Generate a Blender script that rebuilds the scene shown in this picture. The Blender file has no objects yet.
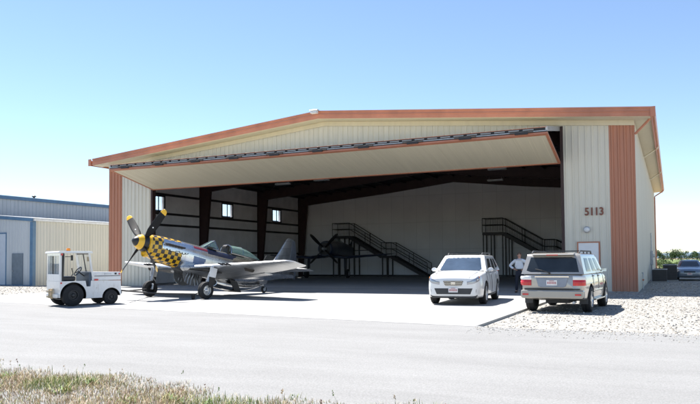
import bpy, bmesh, math, random
from math import radians as R, sin, cos, pi
from mathutils import Vector, Matrix

S = bpy.context.scene
COL = S.collection
random.seed(7)

# ------------------------------------------------------------------ materials
def new_mat(name):
    m = bpy.data.materials.new(name); m.use_nodes = True
    nt = m.node_tree; nt.nodes.clear()
    o = nt.nodes.new('ShaderNodeOutputMaterial'); b = nt.nodes.new('ShaderNodeBsdfPrincipled')
    nt.links.new(b.outputs['BSDF'], o.inputs['Surface'])
    return m, nt, b

def coords(nt, scale=1.0, kind='Object', vec=None):
    t = nt.nodes.new('ShaderNodeTexCoord'); mp = nt.nodes.new('ShaderNodeMapping')
    mp.inputs['Scale'].default_value = vec if vec else (scale, scale, scale)
    nt.links.new(t.outputs[kind], mp.inputs['Vector'])
    return mp.outputs['Vector']

def noise(nt, vec, scale, detail=4, rough=.55):
    n = nt.nodes.new('ShaderNodeTexNoise')
    n.inputs['Scale'].default_value = scale; n.inputs['Detail'].default_value = detail
    n.inputs['Roughness'].default_value = rough
    nt.links.new(vec, n.inputs['Vector']); return n.outputs['Fac']

def ramp(nt, fac, stops):
    r = nt.nodes.new('ShaderNodeValToRGB'); e = r.color_ramp.elements
    while len(e) < len(stops): e.new(.5)
    for i, (p, c) in enumerate(stops):
        e[i].position = p; e[i].color = (c[0], c[1], c[2], 1)
    nt.links.new(fac, r.inputs['Fac']); return r.outputs['Color']

def bump(nt, b, height, strength=.3, dist=.01):
    n = nt.nodes.new('ShaderNodeBump'); n.inputs['Strength'].default_value = strength
    n.inputs['Distance'].default_value = dist
    nt.links.new(height, n.inputs['Height']); nt.links.new(n.outputs['Normal'], b.inputs['Normal'])

def mix(nt, fac, a, b_, mode='MIX'):
    n = nt.nodes.new('ShaderNodeMix'); n.data_type = 'RGBA'; n.blend_type = mode
    if isinstance(fac, (int, float)): n.inputs[0].default_value = fac
    else: nt.links.new(fac, n.inputs[0])
    for i, v in ((6, a), (7, b_)):
        if isinstance(v, (tuple, list)): n.inputs[i].default_value = (v[0], v[1], v[2], 1)
        else: nt.links.new(v, n.inputs[i])
    return n.outputs[2]

def mth(nt, op, a, b_=None, c=None):
    n = nt.nodes.new('ShaderNodeMath'); n.operation = op
    for i, v in enumerate((a, b_, c)):
        if v is None: continue
        if isinstance(v, (int, float)): n.inputs[i].default_value = v
        else: nt.links.new(v, n.inputs[i])
    return n.outputs[0]

def plain(name, col, rough=.5, metal=0., var=.12, scale=3., bmp=0., bscale=40., spec=None, coat=0.):
    m, nt, b = new_mat(name)
    v = coords(nt)
    f = noise(nt, v, scale)
    lo = tuple(c*(1-var) for c in col); hi = tuple(min(1, c*(1+var)) for c in col)
    nt.links.new(ramp(nt, f, [(.3, lo), (.7, hi)]), b.inputs['Base Color'])
    b.inputs['Roughness'].default_value = rough; b.inputs['Metallic'].default_value = metal
    if spec is not None: b.inputs['Specular IOR Level'].default_value = spec
    if coat: b.inputs['Coat Weight'].default_value = coat; b.inputs['Coat Roughness'].default_value = .06
    if bmp: bump(nt, b, noise(nt, v, bscale), bmp, .01)
    return m

def sheet_metal(name, col, dirt=.10, rough=.5):
    """painted steel cladding: streaks running down, a little grime at the foot"""
    m, nt, b = new_mat(name)
    v = coords(nt, vec=(2.2, 2.2, .12)); f = noise(nt, v, 2.0, 5)
    c1 = ramp(nt, f, [(.30, tuple(c*(1-dirt) for c in col)), (.72, tuple(min(1, c*(1+dirt*.4)) for c in col))])
    f2 = noise(nt, coords(nt), .35, 3)
    c2 = mix(nt, mth(nt, 'MULTIPLY', f2, .22), c1, tuple(c*.72 for c in col))
    g = nt.nodes.new('ShaderNodeNewGeometry'); sx = nt.nodes.new('ShaderNodeSeparateXYZ')
    nt.links.new(g.outputs['Position'], sx.inputs[0])
    foot = mth(nt, 'SUBTRACT', .8, sx.outputs['Z']); foot = mth(nt, 'MULTIPLY', foot, .45); foot.node.use_clamp = True
    n3 = noise(nt, coords(nt), 3.0, 4)
    foot = mth(nt, 'MULTIPLY', foot, n3)
    c3 = mix(nt, foot, c2, (.30, .25, .19))
    nt.links.new(c3, b.inputs['Base Color']); b.inputs['Roughness'].default_value = rough
    bump(nt, b, noise(nt, coords(nt, vec=(1.2, 1.2, .5)), 1.5, 2), .12, .02)
    return m

def glass_dark(name, col=(.02, .025, .03), rough=.03):
    m, nt, b = new_mat(name)
    nt.links.new(ramp(nt, noise(nt, coords(nt), 2.0, 2), [(.3, col), (.7, tuple(c*1.5 for c in col))]), b.inputs['Base Color'])
    b.inputs['Roughness'].default_value = rough; b.inputs['Specular IOR Level'].default_value = .45
    return m

def glass_clear(name, tint=(.9, .95, .95), alpha=.22, rough=.02):
    m, nt, b = new_mat(name)
    nt.links.new(ramp(nt, noise(nt, coords(nt), 1.5, 2), [(.3, tint), (.7, tuple(min(1, c*1.04) for c in tint))]), b.inputs['Base Color'])
    b.inputs['Roughness'].default_value = rough; b.inputs['Alpha'].default_value = alpha
    b.inputs['Specular IOR Level'].default_value = .8
    return m

M = {}
M['cream']   = sheet_metal('cream_cladding', (.70, .67, .575))
M['rust']    = sheet_metal('rust_cladding', (.51, .225, .138), .16)
M['rust_trim'] = plain('rust_trim', (.49, .20, .12), .42, var=.15, scale=1.2)
M['soffit']  = sheet_metal('soffit_cream', (.68, .62, .47), .06)
M['leaf']    = sheet_metal('door_leaf_cream', (.68, .63, .49), .07)
M['shed_beige'] = sheet_metal('shed_beige', (.66, .65, .59))
M['shed_blue']  = sheet_metal('shed_blue_grey', (.57, .605, .63))
M['blue_trim']  = plain('blue_trim', (.10, .20, .32), .4)
M['white_trim'] = plain('white_trim', (.75, .76, .76), .4)
M['liner']   = plain('liner_panel', (.80, .775, .79), .75, var=.10, scale=1.0, bmp=.3, bscale=3)
M['back']    = plain('interior_wall', (.80, .80, .82), .8, var=.05, scale=.4)
M['prop'] = plain('prop_black', (.008,.008,.009), .6, spec=.25)
M['number'] = plain('number_brown', (.20, .065, .04), .5)
_m = M['back']; _nt = _m.node_tree; _b = _nt.nodes['Principled BSDF']
_src = _b.inputs['Base Color'].links[0].from_socket
_br = _nt.nodes.new('ShaderNodeTexBrick'); _br.offset = .0; _br.inputs['Scale'].default_value = 1; _br.inputs['Brick Width'].default_value = 1.22; _br.inputs['Row Height'].default_value = 2.44
_br.inputs['Mortar Size'].default_value = .012; _br.inputs['Color1'].default_value = (1,1,1,1); _br.inputs['Color2'].default_value = (.94,.94,.95,1); _br.inputs['Mortar'].default_value = (.72,.72,.72,1)
_nt.links.new(coords(_nt), _br.inputs['Vector'])
_mp = [n for n in _nt.nodes if n.type == 'MAPPING'][-1]; _mp.inputs['Rotation'].default_value = (R(90), 0, 0)
_nt.links.new(mix(_nt, 1., _src, _br.outputs['Color'], 'MULTIPLY'), _b.inputs['Base Color'])
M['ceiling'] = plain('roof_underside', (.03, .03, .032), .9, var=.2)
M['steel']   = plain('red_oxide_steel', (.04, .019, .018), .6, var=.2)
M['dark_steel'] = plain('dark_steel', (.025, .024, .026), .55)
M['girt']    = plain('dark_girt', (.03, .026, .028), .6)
M['black']   = plain('black_paint', (.012, .012, .013), .45)
M['rubber']  = plain('tyre_rubber', (.018, .018, .019), .82, var=.25, scale=12, bmp=.2)
M['alloy']   = plain('alloy', (.62, .63, .64), .3, .85, var=.06)
M['chrome']  = plain('chrome', (.75, .76, .78), .12, 1.0, var=.04)
M['galv']    = plain('galvanised', (.45, .47, .49), .45, .6, var=.15, scale=8)
M['white_paint'] = plain('white_paint', (.80, .80, .79), .28, var=.03, scale=1.5, coat=.6)
M['grey_door'] = plain('grey_door_paint', (.17, .21, .25), .5)
M['roll_door'] = plain('roll_door_paint', (.60, .66, .73), .5, var=.04)
M['white_door'] = plain('white_door_paint', (.80, .80, .80), .45, var=.04)
M['lens_white'] = plain('pale_lens', (.75, .76, .76), .25, var=.05)
M['lens_red']  = plain('red_lens', (.55, .015, .02), .18, var=.2, scale=9, coat=.5)
M['lens_amber']= plain('amber_lens', (.75, .25, .03), .2)
M['glass']   = glass_dark('dark_glass')
M['screen'] = glass_dark('tinted_windscreen', (.045,.065,.095)); M['screen'].node_tree.nodes['Principled BSDF'].inputs['Specular IOR Level'].default_value = .9
M['side_glass'] = glass_dark('side_window_glass', (.022,.03,.042), .06); M['side_glass'].node_tree.nodes['Principled BSDF'].inputs['Specular IOR Level'].default_value = .22
M['pane']    = glass_clear('window_pane', (.85, .93, .97), .15)
M['plastic'] = plain('dark_plastic', (.045, .046, .048), .6)

# ------------------------------------------------------------------ mesh builder
class MB:
    def __init__(s): s.v = []; s.f = []; s.m = []; s.mi = 0; s.uv = {}
    def add(s, vs, fs):
        o = len(s.v); s.v += [tuple(v) for v in vs]
        for f in fs: s.f.append(tuple(i+o for i in f)); s.m.append(s.mi)
        return o
    def box(s, x0, x1, y0, y1, z0, z1):
        s.add([(x0,y0,z0),(x1,y0,z0),(x1,y1,z0),(x0,y1,z0),(x0,y0,z1),(x1,y0,z1),(x1,y1,z1),(x0,y1,z1)],
              [(0,3,2,1),(4,5,6,7),(0,1,5,4),(1,2,6,5),(2,3,7,6),(3,0,4,7)]); return s
    def bx(s, c, d):
        return s.box(c[0]-d[0]/2, c[0]+d[0]/2, c[1]-d[1]/2, c[1]+d[1]/2, c[2]-d[2]/2, c[2]+d[2]/2)
    def bar(s, p, q, w, h, up=(0,0,1)):
        p = Vector(p); q = Vector(q); d = (q-p).normalized(); u = Vector(up)
        if abs(d.dot(u)) > .99: u = Vector((1,0,0))
        a = d.cross(u).normalized()*(w/2); b = a.cross(d).normalized()*(h/2)
        vs = [p-a-b, p+a-b, p+a+b, p-a+b, q-a-b, q+a-b, q+a+b, q-a+b]
        s.add(vs, [(0,1,2,3),(7,6,5,4),(0,4,5,1),(1,5,6,2),(2,6,7,3),(3,7,4,0)]); return s
    def cyl(s, p, q, r0, r1=None, n=12, cap=True):
        r1 = r0 if r1 is None else r1
        p = Vector(p); q = Vector(q); d = (q-p).normalized()
        u = Vector((0,0,1)) if abs(d.z) < .9 else Vector((1,0,0))
        a = d.cross(u).normalized(); b = d.cross(a).normalized()
        vs = []
        for c, r in ((p, r0), (q, r1)):
            vs += [c + a*(r*cos(2*pi*i/n)) + b*(r*sin(2*pi*i/n)) for i in range(n)]
        fs = [(i, (i+1) % n, n+(i+1) % n, n+i) for i in range(n)]
        if cap: fs += [tuple(range(n-1, -1, -1)), tuple(range(n, 2*n))]
        s.add(vs, fs); return s
    def tube(s, pts, r, n=8):
        pts = [Vector(p) for p in pts]
        rr = r if isinstance(r, (list, tuple)) else [r]*len(pts)
        rings = []
        a = None
        for i, p in enumerate(pts):
            d = (pts[min(i+1, len(pts)-1)] - pts[max(i-1, 0)]).normalized()
            if a is None:
                u = Vector((0,0,1)) if abs(d.z) < .9 else Vector((1,0,0)); a = d.cross(u).normalized()
            else: a = (a - d*a.dot(d)).normalized()
            b = d.cross(a).normalized()
            rings.append([p + a*(rr[i]*cos(2*pi*k/n)) + b*(rr[i]*sin(2*pi*k/n)) for k in range(n)])
        return s.loft(rings)
    def loft(s, rings, cap=True, closed=True):
        n = len(rings[0]); vs = [v for r in rings for v in r]; fs = []
        for j in range(len(rings)-1):
            for i in range(n if closed else n-1):
                k = (i+1) % n
                fs.append((j*n+i, j*n+k, (j+1)*n+k, (j+1)*n+i))
        if cap and closed:
            fs.append(tuple(range(n-1, -1, -1))); fs.append(tuple(range((len(rings)-1)*n, len(rings)*n)))
        s.add(vs, fs); return s
    def prism(s, poly, axis, a, b):
        """poly: 2-D outline; axis 'x','y' or 'z' is the direction of extrusion from a to b"""
        def P(u, v, w): return {'x': (w,u,v), 'y': (u,w,v), 'z': (u,v,w)}[axis]
        n = len(poly); vs = [P(u,v,a) for u,v in poly] + [P(u,v,b) for u,v in poly]
        fs = [(i, (i+1) % n, n+(i+1) % n, n+i) for i in range(n)] + [tuple(range(n-1,-1,-1)), tuple(range(n, 2*n))]
        s.add(vs, fs); return s
    def quad(s, a, b, c, d): s.add([a,b,c,d], [(0,1,2,3)]); return s
    def disc(s, c, nrm, r, n=16, th=.01):
        c = Vector(c); nrm = Vector(nrm).normalized()
        return s.cyl(c, c+nrm*th, r, r, n)
    def ring(s, c, axis, r0, r1, w, n=24):
        """annular band (rectangular section) about an axis"""
        c = Vector(c); d = Vector(axis).normalized()
        u = Vector((0,0,1)) if abs(d.z) < .9 else Vector((1,0,0)); a = d.cross(u).normalized(); b = d.cross(a).normalized()
        rings = []
        for i in range(n+1):
            t = 2*pi*i/n; e = a*cos(t) + b*sin(t)
            rings.append([c+e*r0-d*w/2, c+e*r1-d*w/2, c+e*r1+d*w/2, c+e*r0+d*w/2])
        return s.loft(rings, cap=False)
    def lathe(s, prof, c, axis, n=24, cap=True):
        """prof: (radius, offset along axis) pairs"""
        c = Vector(c); d = Vector(axis).normalized()
        u = Vector((0,0,1)) if abs(d.z) < .9 else Vector((1,0,0)); a = d.cross(u).normalized(); b = d.cross(a).normalized()
        rings = [[c + d*h + (a*cos(2*pi*i/n)+b*sin(2*pi*i/n))*max(r, 1e-4) for i in range(n)] for r, h in prof]
        return s.loft(rings, cap=cap)
    def build(s, name, mats, parent=None, smooth=False, bevel=0., sub=0, angle=35):
        me = bpy.data.meshes.new(name); me.from_pydata(s.v, [], s.f)
        if not isinstance(mats, (list, tuple)): mats = [mats]
        for m in mats: me.materials.append(m)
        if len(mats) > 1: me.polygons.foreach_set('material_index', s.m)
        bm = bmesh.new(); bm.from_mesh(me); bmesh.ops.recalc_face_normals(bm, faces=bm.faces); bm.to_mesh(me); bm.free()
        o = bpy.data.objects.new(name, me); COL.objects.link(o)
        if parent is not None: o.parent = parent
        if bevel:
            b = o.modifiers.new('bevel', 'BEVEL'); b.width = bevel; b.segments = 2; b.limit_method = 'ANGLE'; b.angle_limit = R(40)
        if sub:
            d = o.modifiers.new('sub', 'SUBSURF'); d.levels = sub; d.render_levels = sub
        if smooth:
            me.polygons.foreach_set('use_smooth', [True]*len(me.polygons))
            if not sub and smooth != 'all':
                me.set_sharp_from_angle(angle=R(angle))
        return o

def tag(o, label=None, cat=None, group=None, kind=None):
    if label: o['label'] = label
    if cat: o['category'] = cat
    if group: o['group'] = group
    if kind: o['kind'] = kind
    return o

def thing(name, label, cat, loc=(0,0,0), rotz=0., group=None):
    o = bpy.data.objects.new(name, None); COL.objects.link(o)
    o.location = loc; o.rotation_euler = (0, 0, rotz); o.empty_display_size = .3
    return tag(o, label, cat, group)

def dup(root, loc, rotz=0., label=None, scale=None):
    r = root.copy(); COL.objects.link(r); r.location = loc; r.rotation_euler = (0, 0, rotz)
    if scale: r.scale = scale
    if label: r['label'] = label
    for ch in list(root.children):
        c = ch.copy(); COL.objects.link(c); c.parent = r
        for g in list(ch.children):
            d = g.copy(); COL.objects.link(d); d.parent = c
    return r

def bake(o):
    """apply an object's modifiers to its mesh"""
    dg = bpy.context.evaluated_depsgraph_get(); dg.update()
    me = bpy.data.meshes.new_from_object(o.evaluated_get(dg)); o.modifiers.clear(); old = o.data; o.data = me
    bpy.data.meshes.remove(old); return o

def cut(o, cutters):
    """boolean difference with a list of temporary objects"""
    for c in cutters:
        b = o.modifiers.new('cut', 'BOOLEAN'); b.operation = 'DIFFERENCE'; b.object = c; b.solver = 'EXACT'
    par = o.parent; o.parent = None; bake(o); o.parent = par
    for c in cutters: bpy.data.objects.remove(c, do_unlink=True)
    return o

def text_mesh(name, txt, size, extr, mat, parent=None, loc=(0,0,0), rot=(0,0,0), fat=0., sx=1.):
    cu = bpy.data.curves.new(name+'_curve', 'FONT'); cu.body = txt; cu.size = size; cu.extrude = extr; cu.offset = fat
    cu.align_x = 'CENTER'; cu.align_y = 'CENTER'
    t = bpy.data.objects.new(name+'_tmp', cu); COL.objects.link(t)
    dg = bpy.context.evaluated_depsgraph_get(); dg.update()
    me = bpy.data.meshes.new_from_object(t.evaluated_get(dg)); bpy.data.objects.remove(t, do_unlink=True)
    me.materials.clear(); me.materials.append(mat)
    o = bpy.data.objects.new(name, me); COL.objects.link(o)
    o.location = loc; o.rotation_euler = rot; o.scale = (sx, 1, 1)
    if parent is not None: o.parent = parent
    return o

def ribbed(mb, p, q, z0, ztop, pitch=.30, depth=.032, nrm=(0,-1), ribw=.075):
    """ribbed steel cladding along the ground line p->q; ztop is a number or f(distance); ribs stand out along nrm"""
    p = Vector((p[0], p[1])); q = Vector((q[0], q[1])); L = (q-p).length; d = (q-p)/L; n = Vector(nrm)
    zt = ztop if callable(ztop) else (lambda s: ztop)
    zb = z0 if callable(z0) else (lambda s: z0)
    prof = [(0., 0.)]
    k = max(1, round(L/pitch)); st = L/k
    for i in range(k):
        c = (i+.5)*st; a = ribw/2; t = a*.55
        prof += [(c-a, 0.), (c-t, depth), (c+t, depth), (c+a, 0.)]
        prof += [(c+st*.25, .0), (c+st*.25+.006, .006), (c+st*.25+.02, .006), (c+st*.25+.026, 0.)] if st > .22 else []
    prof.append((L, 0.))
    prof = [pr for pr in prof if pr[0] <= L]
    vs = []
    for s_, h in prof:
        xy = p + d*s_ + n*h
        vs.append((xy.x, xy.y, zb(s_))); vs.append((xy.x, xy.y, zt(s_)))
    mb.add(vs, [(2*i, 2*i+2, 2*i+3, 2*i+1) for i in range(len(prof)-1)])
    return mb
SUN_E, SKY_E, EXPO = 4.8, .085, 1.32
# ================================================================== SETTING
W = 31.64            # hangar front runs along X from 0 to W at Y = 0; the camera stands at negative Y

def ground_mat(name, stops, scales, bmp=.4, bdist=.02, rough=.95, fine=None):
    m, nt, b = new_mat(name); v = coords(nt)
    f = noise(nt, v, scales[0], 6, .6); c = ramp(nt, f, stops)
    f2 = noise(nt, v, scales[1], 5, .6)
    c = mix(nt, .45, c, ramp(nt, f2, [(.35, (.55,.55,.55)), (.65, (1.25,1.25,1.25))]), 'MULTIPLY')
    if fine:
        f3 = noise(nt, v, fine, 3, .7)
        c = mix(nt, .6, c, ramp(nt, f3, [(.35, (.6,.6,.6)), (.65, (1.3,1.3,1.3))]), 'MULTIPLY')
    nt.links.new(c, b.inputs['Base Color']); b.inputs['Roughness'].default_value = rough
    b.inputs['Specular IOR Level'].default_value = .25
    bump(nt, b, f2, bmp, bdist)
    return m

# --- concrete
def concrete_mat(name, base, joint):
    m, nt, b = new_mat(name); v = coords(nt)
    f = noise(nt, v, .35, 6, .6)
    c = ramp(nt, f, [(.3, tuple(x*.90 for x in base)), (.7, tuple(x*1.06 for x in base))])
    f2 = noise(nt, v, 14, 4, .7)
    c = mix(nt, .35, c, ramp(nt, f2, [(.3, (.66,.66,.66)), (.7, (1.16,1.16,1.16))]), 'MULTIPLY')
    # oil and tyre stains with shapes of their own
    st = noise(nt, coords(nt, vec=(.9, .35, 1)), 1.1, 5, .7)
    c = mix(nt, ramp(nt, st, [(.58, (0,0,0)), (.76, (.55,.55,.55))]), c, tuple(x*.55 for x in base))
    # sawn joints
    sx = nt.nodes.new('ShaderNodeSeparateXYZ'); nt.links.new(v, sx.inputs[0])
    js = None
    for ax, step in (('X', joint), ('Y', joint)):
        t = mth(nt, 'FRACT', mth(nt, 'DIVIDE', mth(nt, 'ADD', sx.outputs[ax], 400.3), step))
        t = mth(nt, 'ABSOLUTE', mth(nt, 'SUBTRACT', t, .5)); t = mth(nt, 'LESS_THAN', t, .012/step)
        js = t if js is None else mth(nt, 'MAXIMUM', js, t)
    c = mix(nt, mth(nt, 'MULTIPLY', js, .6), c, tuple(x*.4 for x in base))
    nt.links.new(c, b.inputs['Base Color']); b.inputs['Roughness'].default_value = .85
    b.inputs['Specular IOR Level'].default_value = .3
    bump(nt, b, f2, .15, .01)
    return m
M['concrete'] = concrete_mat('apron_concrete', (.335, .33, .318), 4.6)
M['floorc'] = concrete_mat('hangar_floor_concrete', (.44, .44, .44), 5.0)

# --- old bleached asphalt
m, nt, b = new_mat('bleached_asphalt'); v = coords(nt)
f = noise(nt, coords(nt, vec=(.25, 1.1, 1)), .9, 6, .65)
c = ramp(nt, f, [(.3, (.232,.229,.223)), (.7, (.282,.279,.272))])
f2 = noise(nt, v, 42, 4, .8)
c = mix(nt, .6, c, ramp(nt, f2, [(.30, (.45,.45,.45)), (.70, (1.32,1.32,1.32))]), 'MULTIPLY')
f4 = noise(nt, coords(nt, vec=(.5, 2.4, 1)), .8, 5, .7)
c = mix(nt, ramp(nt, f4, [(.58, (0,0,0)), (.80, (.5,.5,.5))]), c, (.165,.162,.157))
nt.links.new(c, b.inputs['Base Color']); b.inputs['Roughness'].default_value = .9; b.inputs['Specular IOR Level'].default_value = .25
bump(nt, b, f2, .6, .015); M['asphalt'] = m

# --- gravel
m, nt, b = new_mat('gravel'); v = coords(nt)
vo = nt.nodes.new('ShaderNodeTexVoronoi'); vo.inputs['Scale'].default_value = 21; nt.links.new(v, vo.inputs['Vector'])
sx = nt.nodes.new('ShaderNodeSeparateColor'); nt.links.new(vo.outputs['Color'], sx.inputs[0])
c = ramp(nt, sx.outputs[0], [(.0, (.22,.21,.193)), (.5, (.325,.31,.285)), (1., (.45,.43,.395))])
c = mix(nt, .5, c, ramp(nt, noise(nt, v, .5, 5), [(.3, (.72,.72,.72)), (.7, (1.15,1.14,1.1))]), 'MULTIPLY')
c = mix(nt, .5, c, ramp(nt, noise(nt, v, 2.6, 5), [(.3, (.7,.7,.7)), (.7, (1.2,1.2,1.2))]), 'MULTIPLY')
nt.links.new(c, b.inputs['Base Color']); b.inputs['Roughness'].default_value = .95; b.inputs['Specular IOR Level'].default_value = .2
inv = mth(nt, 'SUBTRACT', 1., vo.outputs['Distance']); bump(nt, b, inv, .7, .02); M['gravel'] = m

M['soil'] = ground_mat('dry_soil', [(.3, (.22,.17,.11)), (.7, (.36,.29,.20))], (.5, 9), fine=60)
M['dryfield'] = ground_mat('dry_field', [(.25, (.26,.21,.12)), (.55, (.38,.30,.19)), (.8, (.24,.23,.11))], (.06, .8), fine=4)
M['greenfield'] = ground_mat('green_field', [(.3, (.10,.15,.045)), (.7, (.17,.21,.07))], (.02, .3), fine=2)

def sheet(name, poly, z, mat, kind='structure', div=0):
    mb = MB(); mb.add([(x, y, z) for x, y in poly], [tuple(range(len(poly)))])
    return tag(mb.build(name, mat), kind=kind)

sheet('ground', [(-4000,-600),(4000,-600),(4000,6000),(-4000,6000)], -.14, M['dryfield'])
sheet('green_field', [(-900,125),(1400,105),(1600,700),(-1200,700)], -.132, M['greenfield'])
sheet('gravel_yard', [(-70,-28),(90,-28),(90,24),(52,30),(36,27),(20,44),(-70,44)], -.064, M['gravel'])
sheet('road', [(-60,-9.3),(-90,-9.3),(-90,-34),(140,-44),(140,-20.4),(60,-19.2),(29.3,-18.5),(29.0,-18.2),(9.87,-15.2),(4.4,-14.4),(-59.9,-9.1)], -.0045, M['asphalt'])
# the concrete apron, a real slab 0.1 m thick
ap = [(29.05,0),(29.05,-18.5),(9.87,-15.55),(4.4,-14.7),(-60,-9.45),(-60,-7.5),(4.2,-11.3),(4.4,-4.2),(-.3,-3.2),(-.3,0)]
mb = MB(); mb.prism(ap, 'z', -.16, 0.); tag(mb.build('apron', M['concrete']), kind='structure')
mb = MB(); mb.box(.0, W-.0, .002, 25.1, -.16, 0.); tag(mb.build('floor', M['floorc']), kind='structure')
sheet('verge', [(-90,-20),(10,-26.1),(22,-26.8),(26,-27.1),(30.2,-27.6),(34,-28.1),(140,-38),(140,-90),(-90,-90)], -.012, M['soil'])

# far hills, blue with distance
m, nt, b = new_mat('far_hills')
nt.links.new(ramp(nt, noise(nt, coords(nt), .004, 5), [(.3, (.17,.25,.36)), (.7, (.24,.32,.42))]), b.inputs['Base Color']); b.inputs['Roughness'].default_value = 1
mb = MB(); rnd = random.Random(3); xs = [-2600+i*90 for i in range(75)]
hs = [16+14*sin(i*.31)+9*sin(i*.83+1)+rnd.uniform(-3,3) for i in range(75)]
rows = []
for j, (yy, k) in enumerate(((3000,0),(3150,.65),(3300,1.),(3500,.75),(3700,0))):
    rows.append([(x, yy+rnd.uniform(-40,40), -1+max(2, h)*k*(1+rnd.uniform(-.06,.06))) for x, h in zip(xs, hs)])
mb.loft(rows, cap=False, closed=False); tag(mb.build('hills', m, smooth='all'), kind='structure')

# ------------------------------------------------------------------ pebbles lying on the gravel
def pebbles(name, areas, seed, mats):
    r = random.Random(seed); vs = []; fs = []; mi = []
    t = (1+5**.5)/2
    ico = [Vector(p).normalized() for p in [(-1,t,0),(1,t,0),(-1,-t,0),(1,-t,0),(0,-1,t),(0,1,t),(0,-1,-t),(0,1,-t),(t,0,-1),(t,0,1),(-t,0,-1),(-t,0,1)]]
    fc = [(0,11,5),(0,5,1),(0,1,7),(0,7,10),(0,10,11),(1,5,9),(5,11,4),(11,10,2),(10,7,6),(7,1,8),(3,9,4),(3,4,2),(3,2,6),(3,6,8),(3,8,9),(4,9,5),(2,4,11),(6,2,10),(8,6,7),(9,8,1)]
    for (x0, x1, y0, y1, n, smin, smax, ok, zb) in areas:
        for _ in range(n):
            x = r.uniform(x0, x1); y = r.uniform(y0, y1)
            if ok and not ok(x, y): continue
            s = smin + (smax-smin)*r.random()**3
            a, bb, c = s*r.uniform(.7,1.2), s*r.uniform(.7,1.2), s*r.uniform(.4,.75)
            an = r.uniform(0, 2*pi); ca, sa = cos(an), sin(an); o = len(vs); k = r.randrange(len(mats))
            for p in ico:
                q = r.uniform(.82, 1.12); px, py, pz = p.x*a*q, p.y*bb*q, p.z*c*q
                vs.append((x+px*ca-py*sa, y+px*sa+py*ca, zb+c*.35+pz))
            for f in fc: fs.append((f[0]+o, f[1]+o, f[2]+o)); mi.append(k)
    me = bpy.data.meshes.new(name); me.from_pydata(vs, [], fs)
    for q in mats: me.materials.append(q)
    me.polygons.foreach_set('material_index', mi)
    o = bpy.data.objects.new(name, me); COL.objects.link(o); return tag(o, kind='stuff')
pm = [plain('pebble_pale', (.50,.48,.44), .9), plain('pebble_grey', (.31,.30,.28), .9), plain('pebble_buff', (.42,.37,.30), .9), plain('pebble_dark', (.21,.20,.19), .9)]
pebbles('gravel', [(29.12, 38, -18.45, 0, 9500, .008, .034, None, -.06), (29.12, 38, -19.2, -18.5, 1400, .006, .024, None, -.004), (29.12, 38, -20.1, -19.0, 700, .005, .018, None, -.004),
                   (31.9, 37, 0, 14, 2000, .012, .045, None, -.06), (-14, 4.3, -11.5, -1, 4200, .012, .045, lambda x, y: x < 4.25 and y > -11.2+.059*(4.2-x) and not (x > -.4 and y > -3.4), -.06)], 11, pm)

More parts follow.
